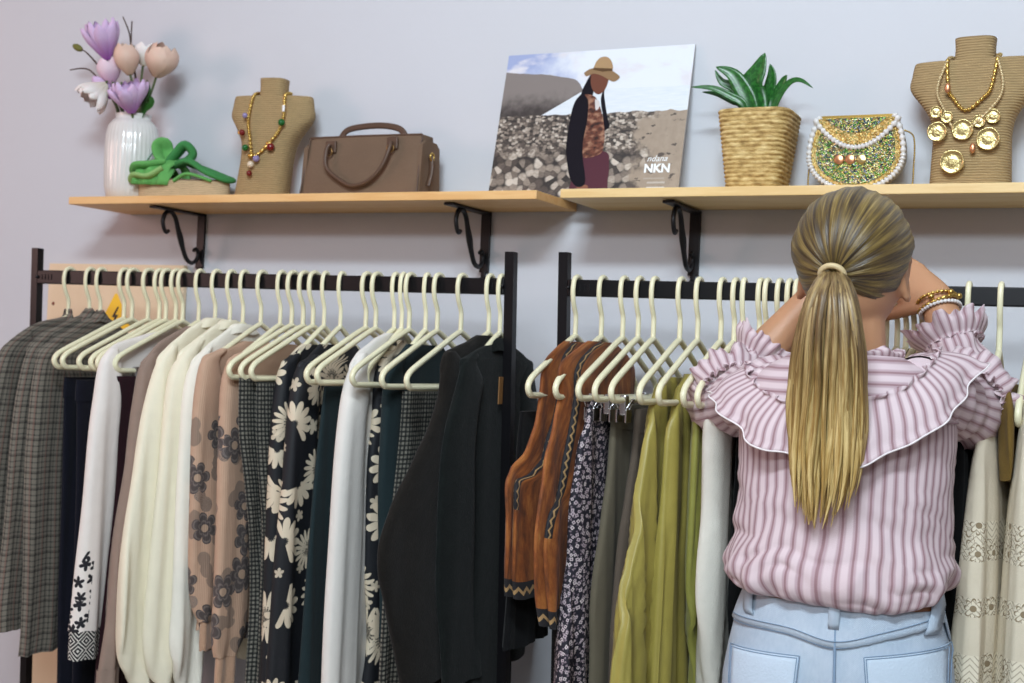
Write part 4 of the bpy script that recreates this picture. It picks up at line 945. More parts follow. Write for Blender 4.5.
shore = t.m_('ADD', .562, t.m_('MULTIPLY', t.m_('SUBTRACT', t.noise(t.map(asp, (1, 1, 1)), 9, 3), .5), .05))
c = t.mix(t.m_('LESS_THAN', Y_, shore), c, rk)
M_POST = t.done(c, .55)
mb = MB(); mb.cur = 0
A = [pp(0, 0, .004), pp(1, 0, .004), pp(1, 1, .004), pp(0, 1, .004)]; Bk = [pp(0, 0), pp(1, 0), pp(1, 1), pp(0, 1)]
mb.add(A, [[0, 1, 2, 3]], [[(0, 0), (1, 0), (1, 1), (0, 1)]], False)
mb.cur = 1
for i in range(4):
    j = (i+1) % 4; mb.add([A[j], A[i], Bk[i], Bk[j]], [[0, 1, 2, 3]], None, False)
mb.add(Bk, [[3, 2, 1, 0]], None, False)
mb.build('printed_board', [M_POST, plain('board_edge', 'C9C5C2', .7)], po)
def pix(pts):   # poster picture coordinates read off the print
    return [((a-30)/890*1., (b)) for a, b in pts]
def q2(x, y):   # (zoom px) -> u,v on the print
    f = (655-y)/(655-52); xl = lerp(28, 96, f); xr = lerp(868, 922, f)
    u = (x-xl)/(xr-xl); yb = lerp(662, 640, u); yt = lerp(82, 20, u); return u, (yb-y)/(yb-yt)
def cut(name, pts, mat, d, sm=40):
    P = spline([tuple(q2(*p)) for p in pts+pts[:1]], sm)[:-1] if sm else [q2(*p) for p in pts]
    mb = MB(); n = len(P); mb.add([pp(a, b, d) for a, b in P], [list(range(n))], [list(P)], False); return mb
fig = cut('f', [(478, 150), (455, 190), (438, 235), (470, 250), (492, 230), (484, 190)], 0, .0043).build('printed_hair', plain('print_black', '17131A', .65, Specular_IOR_Level=.12), po)
cut('f', [(552, 190), (540, 225), (548, 280), (562, 340), (570, 365), (548, 380), (540, 330), (526, 250)], 0, .0042).build('printed_hair', bpy.data.materials['print_black'], po)
cut('f', [(478, 150), (515, 140), (555, 158), (552, 195), (535, 225), (512, 235), (490, 220), (478, 190)], 0, .0045).build('printed_face', plain('print_skin', '6E4436', .65, Specular_IOR_Level=.12), po)
cut('f', [(400, 625), (450, 480), (560, 470), (574, 520), (572, 580), (552, 650), (398, 652)], 0, .0042).build('printed_skirt', plain('print_plum', '54303A', .65, Specular_IOR_Level=.12), po)
t = NT('print_vest'); uv = t.uv()
cut('f', [(455, 235), (500, 245), (530, 300), (548, 380), (548, 440), (530, 480), (450, 488), (448, 380)], 0, .0044).build('printed_vest', t.done(t.ramp(t.noise(uv, 30, 3), (.35, hexc('2A1714')), (.5, hexc('6A3B2C')), (.65, hexc('A07860'))), .35), po)
cut('f', [(440, 232), (470, 260), (470, 340), (455, 430), (458, 500), (470, 560), (470, 600), (440, 612), (405, 580), (385, 500), (380, 440), (395, 320), (412, 265)], 0, .0046).build('printed_sleeve', plain('print_navy', '16131B', .65, Specular_IOR_Level=.12), po)
cut('f', [(500, 255), (518, 262), (522, 285), (506, 300)], 0, .0047).build('printed_shirt', plain('print_white', 'CFC9C6', .65, Specular_IOR_Level=.12), po)
cut('f', [(470, 602), (486, 610), (484, 650), (440, 650), (436, 612)], 0, .0045).build('printed_hand', plain('print_hand', '8A5C4A', .65, Specular_IOR_Level=.12), po)
cut('f', [(446, 148), (470, 132), (500, 128), (560, 132), (604, 158), (600, 172), (575, 182), (530, 160), (490, 150), (458, 162)], 0, .0048).build('printed_hat_brim', plain('print_tan', '8E7254', .65, Specular_IOR_Level=.12), po)
cut('f', [(486, 134), (500, 100), (520, 82), (545, 80), (566, 96), (574, 132), (540, 142)], 0, .005).build('printed_hat_crown', plain('print_tan_light', 'A98A66', .65, Specular_IOR_Level=.12), po)
cut('f', [(486, 134), (488, 126), (572, 128), (574, 138), (530, 142)], 0, .0052, 0).build('printed_hat_band', plain('print_brown', '5E4630', .65, Specular_IOR_Level=.12), po)
M_WTXT = plain('print_white_ink', 'EEF2F5', .4)
def text(s, px, py, size, name, bold=0, shear=0):
    cu = bpy.data.curves.new(name, 'FONT'); cu.body = s; cu.size = size; cu.offset = bold; cu.shear = shear; cu.resolution_u = 3
    o = bpy.data.objects.new(name, cu); COL.objects.link(o); cu.materials.append(M_WTXT)
    dg = bpy.context.evaluated_depsgraph_get(); me = bpy.data.meshes.new_from_object(o.evaluated_get(dg)); bpy.data.objects.remove(o)
    if not len(me.materials): me.materials.append(M_WTXT)
    u, v = q2(px, py); M4 = Matrix((AX, AZ, AN)).transposed().to_4x4(); M4.translation = pp(u, v, .0045)-wloc(po); me.transform(M4)
    o = bpy.data.objects.new(name, me); COL.objects.link(o); o.parent = po
text('NKN', 724, 549, .024, 'bold_lettering', .0009)
text('ndana', 736, 505, .0175, 'script_lettering', 0, .3)
for i, (a, b, w_) in enumerate(((724, 574, .042), (740, 590, .036), (738, 611, .036))):
    u, v = q2(a, b); p = MB()
    rnd = random.Random(i); uu = u; rows = []
    p.add([pp(u, v-.006, .0045), pp(u+w_/PW, v-.006, .0045), pp(u+w_/PW, v+.006, .0045), pp(u, v+.006, .0045)], [[0, 1, 2, 3]], None, False)
    p.build('small_print_line', plain('faded_white_ink_%d' % i, ('A99C8E', 'B9AFA4', 'D8D3CC')[i], .4), po)

# ------------------------------------------------------------------ the woman
M_SKIN = plain('skin', 'BC8B68', .5, .15, 220, .06, Subsurface_Weight=.12, Subsurface_Radius=(.012, .005, .003))
YW = -.53
hc = at(853, 252, YW); CX, HZ = hc.x, hc.z
person = empty('person', (CX, YW, 0), 'woman seen from behind with long blond ponytail, striped blouse and light jeans, sorting hangers', 'person')
def P3(px, py, y): return at(px, py, y)
def ell(c, rx, ry, n=20, p=2.):
    return [Vector((c[0]+rx*math.copysign(abs(cos(2*PI*k/n))**(2/p), cos(2*PI*k/n)), c[1]+ry*math.copysign(abs(sin(2*PI*k/n))**(2/p), sin(2*PI*k/n)), c[2])) for k in range(n)]
def loftc(mb, rings): mb.grid(rings, True); mb.cap(rings[0], True); mb.cap(rings[-1]); return mb
SHL, SHR = P3(776, 398, -.53), P3(926, 394, -.53)
ELL_, ELR = P3(722, 402, -.37), P3(980, 414, -.36)
WRL, WRR = P3(812, 298, -.31), P3(936, 299, -.31)
tz = SHL.z
mb = MB()
# head: skull, jaw, face relief, towards +y
rows = []
for i in range(33):
    t_ = PI*i/32; row = []
    for k in range(48):
        a = 2*PI*k/48; d = Vector((sin(t_)*cos(a), sin(t_)*sin(a), -cos(t_)))
        rx, ry, rz = .073, .092, .106
        x, y, z = d.x*rx, d.y*ry, d.z*rz
        if z < 0: x *= 1-.30*(z/-.112)**1.5; y *= 1-.02*(z/-.112)
        if d.y > .3:
            nz = math.exp(-(x/.011)**2-((z+.022)/.022)**2)*.020+math.exp(-(x/.008)**2-((z+.005)/.03)**2)*.008
            ey = sum(math.exp(-((x-s*.031)/.016)**2-((z-.014)/.012)**2) for s in (-1, 1))*-.008
            br = sum(math.exp(-((x-s*.028)/.022)**2-((z-.030)/.010)**2) for s in (-1, 1))*.004
            lp = math.exp(-(x/.022)**2-((z+.056)/.010)**2)*.007; ch = math.exp(-(x/.022)**2-((z+.088)/.02)**2)*.017
            y += nz+ey+br+lp+ch
        row.append(Vector((CX+x, YW+.008+y, HZ-.026+z)))
    rows.append(row)
mb.grid(rows, True)
for s in (-1, 1):     # ears
    e = Vector((CX+s*.0705, YW+.012, HZ-.036))
    mb.tube([tuple(e+Vector((s*.006*abs(sin(q)), .016*cos(q), .030*sin(q)))) for q in [2*PI*j/18 for j in range(18)]], .0055, 8, closed=True)
    mb.ball(e+Vector((-s*.002, .002, 0)), (.008, .014, .027), 12)
nb = P3(846, 352, -.535)
loftc(mb, [ell((CX, YW+.005, HZ-.06), .052, .058), ell((CX-.002, YW+.0, HZ-.10), .051, .055), ell((nb.x, YW-.004, nb.z), .056, .058), ell((nb.x, YW, nb.z-.03), .085, .07), ell((nb.x, YW+.005, nb.z-.06), .12, .075)])
cz = [(nb.z-.02, .07, .055), (tz-.008, .115, .068), (tz-.05, .142, .082), (tz-.13, .135, .088), (tz-.22, .118, .082), (tz-.31, .125, .085), (tz-.40, .150, .098), (tz-.47, .155, .10), (tz-.55, .145, .095)]
bx = lerp(SHL.x, SHR.x, .5)
loftc(mb, [ell((bx, YW, z), a, b, 24) for z, a, b in cz])
def limb(pts): mb.tube(spline([tuple(p) for p, r in pts], 24), [q[0] for q in spline([(r,) for p, r in pts], 24)], 14)
for s, sh_, el, wr in ((-1, SHL, ELL_, WRL), (1, SHR, ELR, WRR)):
    mb.ball(sh_-Vector((0, 0, .012)), .042, 14)
    limb([(sh_-Vector((0, 0, .01)), .042), (sh_.lerp(el, .5), .038), (el, .037)])
    mb.ball(el, .037, 12)
    limb([(el, .037), (el.lerp(wr, .35), .038), (el.lerp(wr, .75), .030), (wr, .025)])
def hand(W, d, n, s, curl):
    """wrist, pointing direction, back-of-hand normal, thumb side"""
    d = d.normalized(); n = (n-d*n.dot(d)).normalized(); sd = d.cross(n).normalized()*s
    rows = []
    for i in range(9):
        f = i/8; wx = lerp(.025, .041, f**.7); tk = lerp(.020, .0125, f); c = W+d*(-.01+.092*f)
        rows.append([c+sd*(wx*cos(2*PI*k/20))+n*(tk*sin(2*PI*k/20)) for k in range(20)])
    loftc(mb, rows)
    for off, L, c0, z0 in ((.030, .070, .30, .079), (.010, .080, .36, .086), (-.011, .074, .42, .083), (-.030, .058, .48, .075)):
        p = W+d*z0+sd*off; ang = .1; P = [tuple(p-d*.02)]; P.append(tuple(p))
        for seg in (.44, .32, .24):
            ang += c0+curl; dd = d*cos(ang)-n*sin(ang)+sd*off*.6
            p = p+dd*(L*seg); P.append(tuple(p))
        Q = spline(P, 16); mb.tube(Q, [.0095-.0028*i/15 for i in range(16)], 10); mb.ball(Q[-1], .0067, 8)
    p = W+d*.022+sd*.022; P = [tuple(p-d*.01)]
    for a_, l_ in ((.9, .040), (.62, .030), (.35, .024)):
        p = p+(d*cos(a_)+sd*sin(a_)*.8-n*.45).normalized()*l_; P.append(tuple(p))
    Q = spline(P, 14); mb.tube(Q, [.0125-.0045*i/13 for i in range(14)], 10); mb.ball(Q[-1], .0080, 8)
hand(WRR, P3(902, 279, -.285)-WRR, Vector((.1, -1, .35)), -1, .22)
hand(WRL, P3(846, 285, -.285)-WRL, Vector((-.1, -1, .35)), 1, .22)
# legs and bare ankles
for s in (-1, 1):
    hx_ = bx+s*.085
    limb([(Vector((hx_, YW, tz-.46)), .080), (Vector((hx_+s*.005, YW+.01, .62)), .066), (Vector((hx_, YW+.012, .46)), .050), (Vector((hx_, YW-.005, .33)), .050), (Vector((hx_, YW-.01, .11)), .034), (Vector((hx_, YW-.01, .05)), .034)])
    limb([(Vector((hx_, YW-.045, .036)), .030), (Vector((hx_, YW, .045)), .034), (Vector((hx_+s*.008, YW+.08, .035)), .034), (Vector((hx_+s*.01, YW+.15, .026)), .022)])
raw = mb.build('body', M_SKIN, person)
md = raw.modifiers.new('r', 'REMESH'); md.mode = 'VOXEL'; md.voxel_size = .004; md.use_smooth_shade = True
md = raw.modifiers.new('s', 'SMOOTH'); md.factor = .5; md.iterations = 4
me = bpy.data.meshes.new_from_object(raw.evaluated_get(bpy.context.evaluated_depsgraph_get()))
raw.modifiers.clear(); raw.data = me
if not me.materials: me.materials.append(M_SKIN)
# eyes and lips
for s in (-1, 1):
    c = Vector((CX+s*.031, YW+.0755, HZ-.012))
    e = MB().ball(c, .0115, 14).build('eye', plain('eye_white_%d' % (s+1), 'E6E2DC', .2), person)
    MB().ball(c+Vector((0, .0085, 0)), (.0055, .0045, .0055), 12).build('iris', plain('iris_brown_%d' % (s+1), '4A3422', .2), e)
    MB().tube(spline([(c.x-.017, YW+.089, c.z+.016), (c.x, YW+.095, c.z+.022), (c.x+.017, YW+.089, c.z+.016)], 10), [.0025]*10, 6).build('eyebrow', plain('brow_%d' % (s+1), '5A452E', .8), person)
MB().ball((CX, YW+.0965, HZ-.082), (.021, .006, .0065), 14).build('lips', plain('lip_rose', 'B0686A', .4), person)

# hair: cap combed towards the ponytail, then the ponytail
t = NT('combed_hair'); uv = t.uv(); x = t.xyz(uv)
st1 = t.noise(t.map(uv, (1, .06, 1)), 46, 5, .62); st2 = t.noise(t.map(uv, (1, .10, 1)), 15, 3)
f = t.m_('ADD', t.m_('MULTIPLY', st1, .7), t.m_('MULTIPLY', st2, .5))
hc1 = t.ramp(f, (.40, hexc('1C140D')), (.54, hexc('453622')), (.66, hexc('75602F')), (.80, hexc('A08A58')))
t.bump(st1, .6, .003)
M_HAIR = t.done(hc1, .38, Specular_IOR_Level=.6)
t = NT('ponytail_hair'); uv = t.uv(); x = t.xyz(uv)
st1 = t.noise(t.map(uv, (1, .05, 1)), 160, 4, .6); st2 = t.noise(t.map(uv, (1, .05, 1)), 28, 3)
f = t.m_('ADD', t.m_('MULTIPLY', st1, .55), t.m_('MULTIPLY', st2, .6))
ca = t.ramp(f, (.42, hexc('2C1F12')), (.54, hexc('624A2A')), (.67, hexc('A38A5C')))
cb = t.ramp(f, (.42, hexc('6E4F24')), (.54, hexc('AC8845')), (.66, hexc('DCC285')))
t.bump(st1, .5, .002)
M_TAIL = t.done(t.mix(t.sstep(x[1], .25, .9), ca, cb), .40, Specular_IOR_Level=.6)
PB = P3(833, 274, -.628)
hcen = Vector((CX, YW-.004, HZ-.002)); RX, RY, RZ = .0850, .103, .0945
bd = Vector(((PB.x-hcen.x)/RX, (PB.y-hcen.y)/RY, (PB.z-hcen.z)/RZ)).normalized()
uu = Vector((0, 0, 1)); uu = (uu-bd*uu.dot(bd)).normalized(); rr_ = uu.cross(bd)     # rr_ points to +x seen from behind
if rr_.x < 0: rr_ = -rr_
rnd = random.Random(4)
gro = [rnd.uniform(-1, 1) for _ in range(240)]
rows = []
NI, NJ = 40, 240
for i in range(NI):
    row = []
    for j in range(NJ):
        ph = 2*PI*j/NJ; up = cos(ph); sd = sin(ph)
        # reach: far over the crown, to the temples at the sides, short at the nape
        reach = 1.05+1.42*max(up, 0)**.7+.70*abs(sd)*(1-max(-up, 0)**2)*(1-.35*max(up, 0))-.20*max(-up, 0)
        th = reach*(i/(NI-1))
        d = bd*cos(th)+(uu*up+rr_*sd)*sin(th)
        g = .0007*gro[j]*min(1, i/6)+.0007*sin(ph*23+2*sin(th*3))*min(1, i/8)+.0009*sin(ph*9+1)
        tuck = 1-.10*max(0, (i-(NI-5))/4)
        k = (1+g/.09)*tuck*(1-.06*math.exp(-(th/.16)**2))
        low = max(0, -d.z)
        row.append(hcen+Vector((d.x*RX*(1-.16*low), d.y*RY*(1-.10*low), d.z*RZ*(1.0+.06*low)))*k)
    rows.append(row)
hair = MB().grid(rows, True, uv=lambda i, j: (j/NJ*3.2, i/NI))
hair.build('hair', M_HAIR, person)
tie = MB(); q = (PB-hcen).normalized(); qr = Vector((0, 0, 1)).rotation_difference((q+Vector((0, 0, -.25))).normalized())
tie.tube([tuple(PB+q*.004+qr @ Vector((cos(2*PI*k/24)*.0165, sin(2*PI*k/24)*.0145, 0))) for k in range(24)], .0042, 8, closed=True).build('hair_tie', plain('pale_hair_tie', 'C9B48A', .5), person)
path = [(833, 274, -.632, 9), (833, 283, -.664, 15), (831, 305, -.682, 24), (829, 345, -.684, 32), (827, 395, -.676, 36), (825, 445, -.672, 37), (822, 492, -.668, 33), (817, 532, -.664, 26)]
PT = spline([tuple(P3(a, b, c))+(d_/735,) for a, b, c, d_ in path], 30)
rnd = random.Random(11); mb = MB()
for sidx in range(170):
    u = rnd.uniform(-1, 1); u = math.copysign(abs(u)**.85, u); dpt = rnd.uniform(-1, 1); end = 1-.23*rnd.random()**1.3-.16*abs(u)**2
    w = rnd.uniform(.0030, .0062); ph = rnd.uniform(0, 6.28); fr = rnd.uniform(1, 2.6); sway = rnd.uniform(.001, .004)
    P = []; R = []; m_n = 24
    for i in range(m_n):
        f = i/(m_n-1)*end; k = min(int(f*29), 28); q = f*29-k
        a = [lerp(PT[k][c], PT[k+1][c], q) for c in range(4)]
        hw = a[3]; bul = math.sqrt(max(0, 1-u*u*.9))
        P.append((a[0]+u*hw*(1-.03*f)+sway*sin(ph+fr*f*6.28)*f*1.4, a[1]+dpt*bul*min(.020, hw*.75)+.0015*sin(ph+f*7), a[2]))
        tp = min(1, (1-i/(m_n-1))*5+.12)
        R.append((w*(.55+.45*min(1, f*8))*tp, w*.55*tp))
    b0 = len(mb.v); n0 = len(mb.f); mb.tube(P, R, 6, caps=False)
    uo = rnd.uniform(0, 8)
    for fi in range(n0, len(mb.f)):
        mb.uv[fi] = [(uo+((vi-b0) % 6)/6*.05, ((vi-b0)//6)/(m_n-1)*end) for vi in mb.f[fi]]
mb.build('ponytail', M_TAIL, person)

# blouse
def m_stripe(name, ax):
    t = NT(name); uv = t.uv(); x = t.xyz(uv)
    s_ = t.m_('ADD', x[ax], t.m_('MULTIPLY', t.noise(uv, 7, 2), .006))
    fr = t.m_('ABSOLUTE', t.m_('SUBTRACT', t.m_('FRACT', t.m_('MULTIPLY', s_, 60)), .5))
    a = t.sstep(fr, .34, .17); b = t.sstep(fr, .12, .04)
    c = t.mix(t.m_('MULTIPLY', a, .62), hexc('D2BFC3'), hexc('A07F88')); c = t.mix(t.m_('MULTIPLY', b, .6), c, hexc('7A4C52'))
    t.bump(t.m_('ADD', t.noise(uv, 700, 2), t.noise(uv, 40, 3)), .2)
    return t.done(c, .8, Sheen_Weight=.05)
M_STR, M_STRH = m_stripe('pink_stripe_cotton', 0), m_stripe('pink_stripe_cotton_crosswise', 1)
BL = []
for py, xl, xr, hd in ((352, 812, 886, .058), (362, 786, 914, .074), (378, 762, 942, .086), (400, 748, 954, .094), (430, 742, 957, .100), (470, 741, 954, .102), (510, 740, 951, .103), (538, 737, 951, .108), (556, 731, 953, .117), (570, 727, 955, .122), (582, 728, 953, .122), (592, 735, 946, .116), (597, 745, 938, .104), (598, 752, 932, .095)):
    a, b = P3(xl, py, YW), P3(xr, py, YW); BL.append(((a.z+b.z)/2, (a.x+b.x)/2, (b.x-a.x)/2, hd))
BLS = spline(BL, 90)
def bsurf(a, i):
    z, cx, hw, hd = BLS[i]; f = i/89
    c, s = cos(a), sin(a); p = .86
    x = cx+hw*math.copysign(abs(c)**p, c); y = YW+hd*math.copysign(abs(s)**p, s)
    nn = noise.noise(Vector((c*2.2+3, s*2.2, z*16)))
    g = max(0, (f-.25)/.75)
    r = .0095*min(1, g*1.6)*(abs(sin(z*62+2.6*c*c+3.2*nn+.8*c))-.5)*(.35+1.3*abs(noise.noise(Vector((c*2.5, s*2.5, z*9+4)))))+.009*nn*g+.0025*g*sin(a*26+6*nn)*(1 if f > .62 else .25)+.0035*noise.noise(Vector((c*6, s*6, z*30)))*g+.011*g*(max(0, 1-3.2*abs(noise.noise(Vector((c*1.4+7, s*1.4, z*13+1.1*c*c)))))-.3)
    return Vector((x+c*r, y+s*r, z+.004*g*sin(a*3+1)+.022*g*g*abs(c)**3))
NA = 160
rows = [[bsurf(2*PI*j/NA, i) for j in range(NA)] for i in range(90)]
MB().grid(rows, True, uv=lambda i, j: (j/NA*.92, BLS[i][0])).build('blouse', M_STR, person)
rows = [[bsurf(2*PI*j/NA, i)+Vector((cos(2*PI*j/NA)*.003, sin(2*PI*j/NA)*.003, .002)) for j in range(NA)] for i in range(0, 26)]
MB().grid(rows, True, uv=lambda i, j: (j/NA*.92, BLS[i][0])).build('yoke', M_STRH, person)
def cring(pts, n):
    L = len(pts); out = []
    for i in range(n):
        t_ = i/n*L; k = int(t_); u = t_-k; p0, p1, p2, p3 = [Vector(pts[(k+o_) % L]) for o_ in (-1, 0, 1, 2)]
        out.append(.5*(2*p1+(p2-p0)*u+(2*p0-5*p1+4*p2-p3)*u*u+(3*p1-p0-3*p2+p3)*u**3))
    return out
M_PIPE = plain('white_hem', 'E4DCDC', .8)
def ruffle(name, seam, hem, waves, amp, mat, cen, n=360, rows_n=14, head=0, seed=0, parent=None, us=1.25, piping=0):
    A, Bh = cring(seam, n), cring(hem, n); C0 = Vector(cen); rows = []; rn = random.Random(seed); p1, p2 = rn.uniform(0, 6), rn.uniform(0, 6)
    per = sum((A[(i+1) % n]-A[i]).length for i in range(n))*us
    rr = [(-1+i/3, True) for i in range(3)] if head else []
    for i in range(rows_n): rr.append((i/(rows_n-1), False))
    for f, hd_ in rr:
        row = []
        for j in range(n):
            a = 2*PI*j/n; w = .8*sin(waves*a+p1+1.9*sin(2*a+p2))+.5*sin(waves*1.7*a+p2)+1.5*noise.noise(Vector((cos(a)*4, sin(a)*4, seed+f*.8)))
            out = (Bh[j]-C0).normalized(); dn = (Bh[j]-A[j])
            if hd_:
                q = -f; q2_ = q*(.65+.6*abs(noise.noise(Vector((cos(a)*9, sin(a)*9, seed))))); p = A[j]-dn.normalized()*(head*q2_)+out*(.004+.006*q*sin(waves*2.3*a+p1)+.004*q)
                tn = (A[(j+1) % n]-A[j-1]).normalized(); p = p+tn*(.004*q*sin(waves*3.1*a+p2))
            else:
                p = A[j].lerp(Bh[j], f)+out*(.002+.012*sin(PI*min(f*1.2, 1))*.6+amp*w*f**.8)+Vector((0, 0, amp*.5*f*sin(waves*.6*a+p2)))
            row.append(p)
        rows.append(row)
    o = MB().grid(rows, True, uv=lambda i, j: (j/n*per, i*.006)).build(name, mat, parent or person, solid=.0008)
    if piping: MB().tube([tuple(p) for p in rows[-1]], .0013, 6, closed=True).build('hem_piping', M_PIPE, o)
    return o
cen = Vector((bx, YW, SHL.z-.02))
seam = [P3(826, 408, -.640), P3(784, 402, -.622), P3(756, 384, -.585), P3(748, 366, -.535), P3(775, 372, -.455), P3(848, 385, -.43), P3(915, 372, -.455), P3(938, 352, -.52), P3(930, 366, -.585), P3(898, 392, -.622)]
hem = [P3(826, 465, -.660), P3(764, 448, -.652), P3(724, 414, -.605), P3(709, 390, -.535), P3(742, 405, -.42), P3(848, 430, -.40), P3(945, 400, -.40), P3(982, 366, -.50), P3(962, 400, -.59), P3(908, 447, -.648)]
ruffle('shoulder_ruffle', seam, hem, 10, .0065, M_STR, cen, head=.012, seed=2, piping=1)
def nring(z, cx, hw, hd, k): return [Vector((cx+hw*k*cos(2*PI*i/10), YW+hd*k*sin(2*PI*i/10), z)) for i in range(10)]
ruffle('neck_ruffle', nring(BLS[4][0], BLS[4][1], BLS[4][2], BLS[4][3], 1.02), nring(BLS[0][0]+.004, BLS[0][1], BLS[0][2], BLS[0][3], 1.22), 14, .004, M_STR, Vector((bx, YW, BLS[4][0]-.03)), 240, 8, 0, 6, us=1.5)
# sleeves
def sleeve(sh_, el, cu, r0, r1, r2, seed, sgn):
    ax = [sh_+(sh_-el).normalized()*.03, sh_, sh_.lerp(el, .5), el+(el-sh_)*.04, el.lerp(cu, .55), cu]
    Q = spline([tuple(p) for p in ax], 40); R = [q[0] for q in spline([(r0*.8,), (r0,), (r1*1.02,), (r1*1.08,), (r1*.95,), (r2,)], 40)]
    mb = MB(); mb.tube(Q, R, 48, caps=False); mb.cap([mb.v[k_] for k_ in range(48)])
    rn = random.Random(seed); L = [0]
    for i in range(1, 40): L.append(L[-1]+(Vector(Q[i])-Vector(Q[i-1])).length)
    for k, v in enumerate(mb.v[:1920]):
        i, j = k//48, k % 48; c = Vector(Q[i]); d = (v-c); nn = noise.noise(v*14+Vector((seed, 0, 0)))
        g = .007*nn+.0035*sin(L[i]*130+3*nn+2*cos(2*PI*j/48))+.002*sin(j*2*PI/48*14+nn*5)*min(1, i/30)
        mb.v[k] = v+d.normalized()*g
    for fi, fc in enumerate(mb.f[:39*48]):
        js = [v % 48 for v in fc]; wrap = max(js)-min(js) > 24
        mb.uv[fi] = [(((j+48 if wrap and j < 24 else j))/48*.36, L[v//48]) for v, j in zip(fc, js)]
    mb.build('sleeve', M_STR, person)
    tdir = (cu-Vector(Q[36])).normalized(); a0 = Vector((0, 0, 1)).cross(tdir).normalized(); b0 = tdir.cross(a0)
    def rg(rad, off): return [cu+tdir*off+a0*(cos(2*PI*k/10)*rad)+b0*(sin(2*PI*k/10)*rad) for k in range(10)]
    ruffle('cuff_ruffle', rg(r2*.98, -.002), rg(r2*1.45, .030), 14, .006, M_STR, cu, 220, 9, .010, seed, us=1.8)
CUR = ELR.lerp(WRR, .60); CUL = ELL_.lerp(WRL, .40)
sleeve(SHR, ELR, CUR, .058, .049, .041, 3, 1); sleeve(SHL, ELL_, CUL, .058, .050, .041, 5, -1)
# extra flounce on the outside of the right sleeve and the left sleeve
def flounce(c, tdir, r, out, waves, seed):
    tdir = tdir.normalized(); a0 = Vector((0, 0, 1)).cross(tdir).normalized(); b0 = tdir.cross(a0)
    def rg(rad, off): return [c+tdir*off+a0*(cos(2*PI*k/10)*rad)+b0*(sin(2*PI*k/10)*rad) for k in range(10)]
    ruffle('sleeve_flounce', rg(r, 0), rg(r*1.28, out), waves, .006, M_STR, c, 240, 9, .008, seed, us=1.5)
flounce(SHR.lerp(ELR, .70)+Vector((0, 0, .012)), ELR-SHR+Vector((0, 0, .10)), .054, .026, 12, 8)
flounce(SHL.lerp(ELL_, .80)+Vector((0, 0, .016)), ELL_-SHL+Vector((0, 0, .16)), .050, .030, 12, 9)

# jeans
t = NT('washed_denim'); o_ = t.obj(); x = t.xyz(o_)
tw = t.m_('SINE', t.m_('MULTIPLY', t.m_('ADD', x[0], x[2]), 2600))
n1 = t.noise(o_, 9, 5, .6); n2 = t.noise(t.map(o_, (1, 1, .35)), 260, 3)
c = t.mix(t.m_('ADD', t.m_('MULTIPLY', n1, .75), t.m_('MULTIPLY', n2, .25)), hexc('8299B2'), hexc('D3DCE4'))
t.bump(t.m_('ADD', n2, t.m_('MULTIPLY', tw, .3)), .35)
M_DENIM = t.done(c, .85)
M_DENIMD = plain('dark_denim_seam', '7C92AA', .9, .5, 300, .25); M_DENIML = plain('pale_denim', 'BCCBDA', .9, .4, 300, .12); M_STITCH = plain('denim_stitch', '8C8470', .9)
JT = []
for py, xl, xr, hd in ((588, 752, 934, .088), (600, 746, 942, .092), (613, 741, 945, .096), (628, 736, 949, .102), (655, 730, 954, .111), (683, 725, 958, .116), (720, 722, 962, .115), (760, 724, 962, .108)):
    a, b = P3(xl, py, YW), P3(xr, py, YW); JT.append(((a.z+b.z)/2, (a.x+b.x)/2, (b.x-a.x)/2, hd))
def jrow(z):
    return prof_at(JT, z)
def jsurf(x, z, off=0.):
    cx, hw, hd = jrow(z); q = max(-1, min(1, (x-cx)/hw)); s = (1-abs(q)**2.2)**(1/2.2)
    cl = -.006*math.exp(-((x-cx)/.012)**2)*max(0, min(1, (1.0-z)/.08))
    nv = Vector((q, -s, 0)).normalized() if s > 0 else Vector((1, 0, 0))
    return Vector((cx+q*hw, YW-(hd+cl)*s, z))+nv*off
rows = []; zs = [lerp(JT[0][0], JT[-1][0], i/29) for i in range(30)]
for z in zs:
    cx, hw, hd = jrow(z); row = []
    for j in range(96):
        a = 2*PI*j/96; c_, s_ = cos(a), sin(a); ex = 2/2.2
        cl = 1-(.055*math.exp(-(c_/.12)**2)*max(0, min(1, (1.0-z)/.08)) if s_ < 0 else 0)
        wr = .0022*noise.noise(Vector((c_*3, s_*3, z*22)))
        row.append(Vector((cx+(hw+wr)*math.copysign(abs(c_)**ex, c_), YW+(hd*cl+wr)*math.copysign(abs(s_)**ex, s_), z)))
    rows.append(row)
mb = MB().grid(rows, True); mb.cap(rows[-1])
jb = JT[-1]
for s in (-1, 1):
    R = []
    for z, w, d_, ox, oy in ((jb[0]+.10, .088, .108, .068, 0), (jb[0], .092, .105, .078, 0), (jb[0]-.12, .088, .095, .083, .004), (.52, .078, .082, .085, .01), (.40, .078, .080, .085, .01), (.22, .075, .078, .085, .0), (.10, .074, .078, .085, -.005)):
        R.append(ell((jb[1]+s*ox, YW+oy, z), w, d_, 40))
    R2 = []
    for i in range(len(R[0])): pass
    sp_ = [spline([tuple(r[k]) for r in R], 30) for k in range(40)]
    rws = [[Vector(sp_[k][i])+Vector((.003*noise.noise(Vector((k*.3, i*.5, s))), .003*noise.noise(Vector((k*.3, i*.5, s+5))), 0)) for k in range(40)] for i in range(30)]
    mb.grid(rws, True); mb.cap(rws[0], True)
mb.build('jeans', M_DENIM, person)
zb0 = JT[0][0]
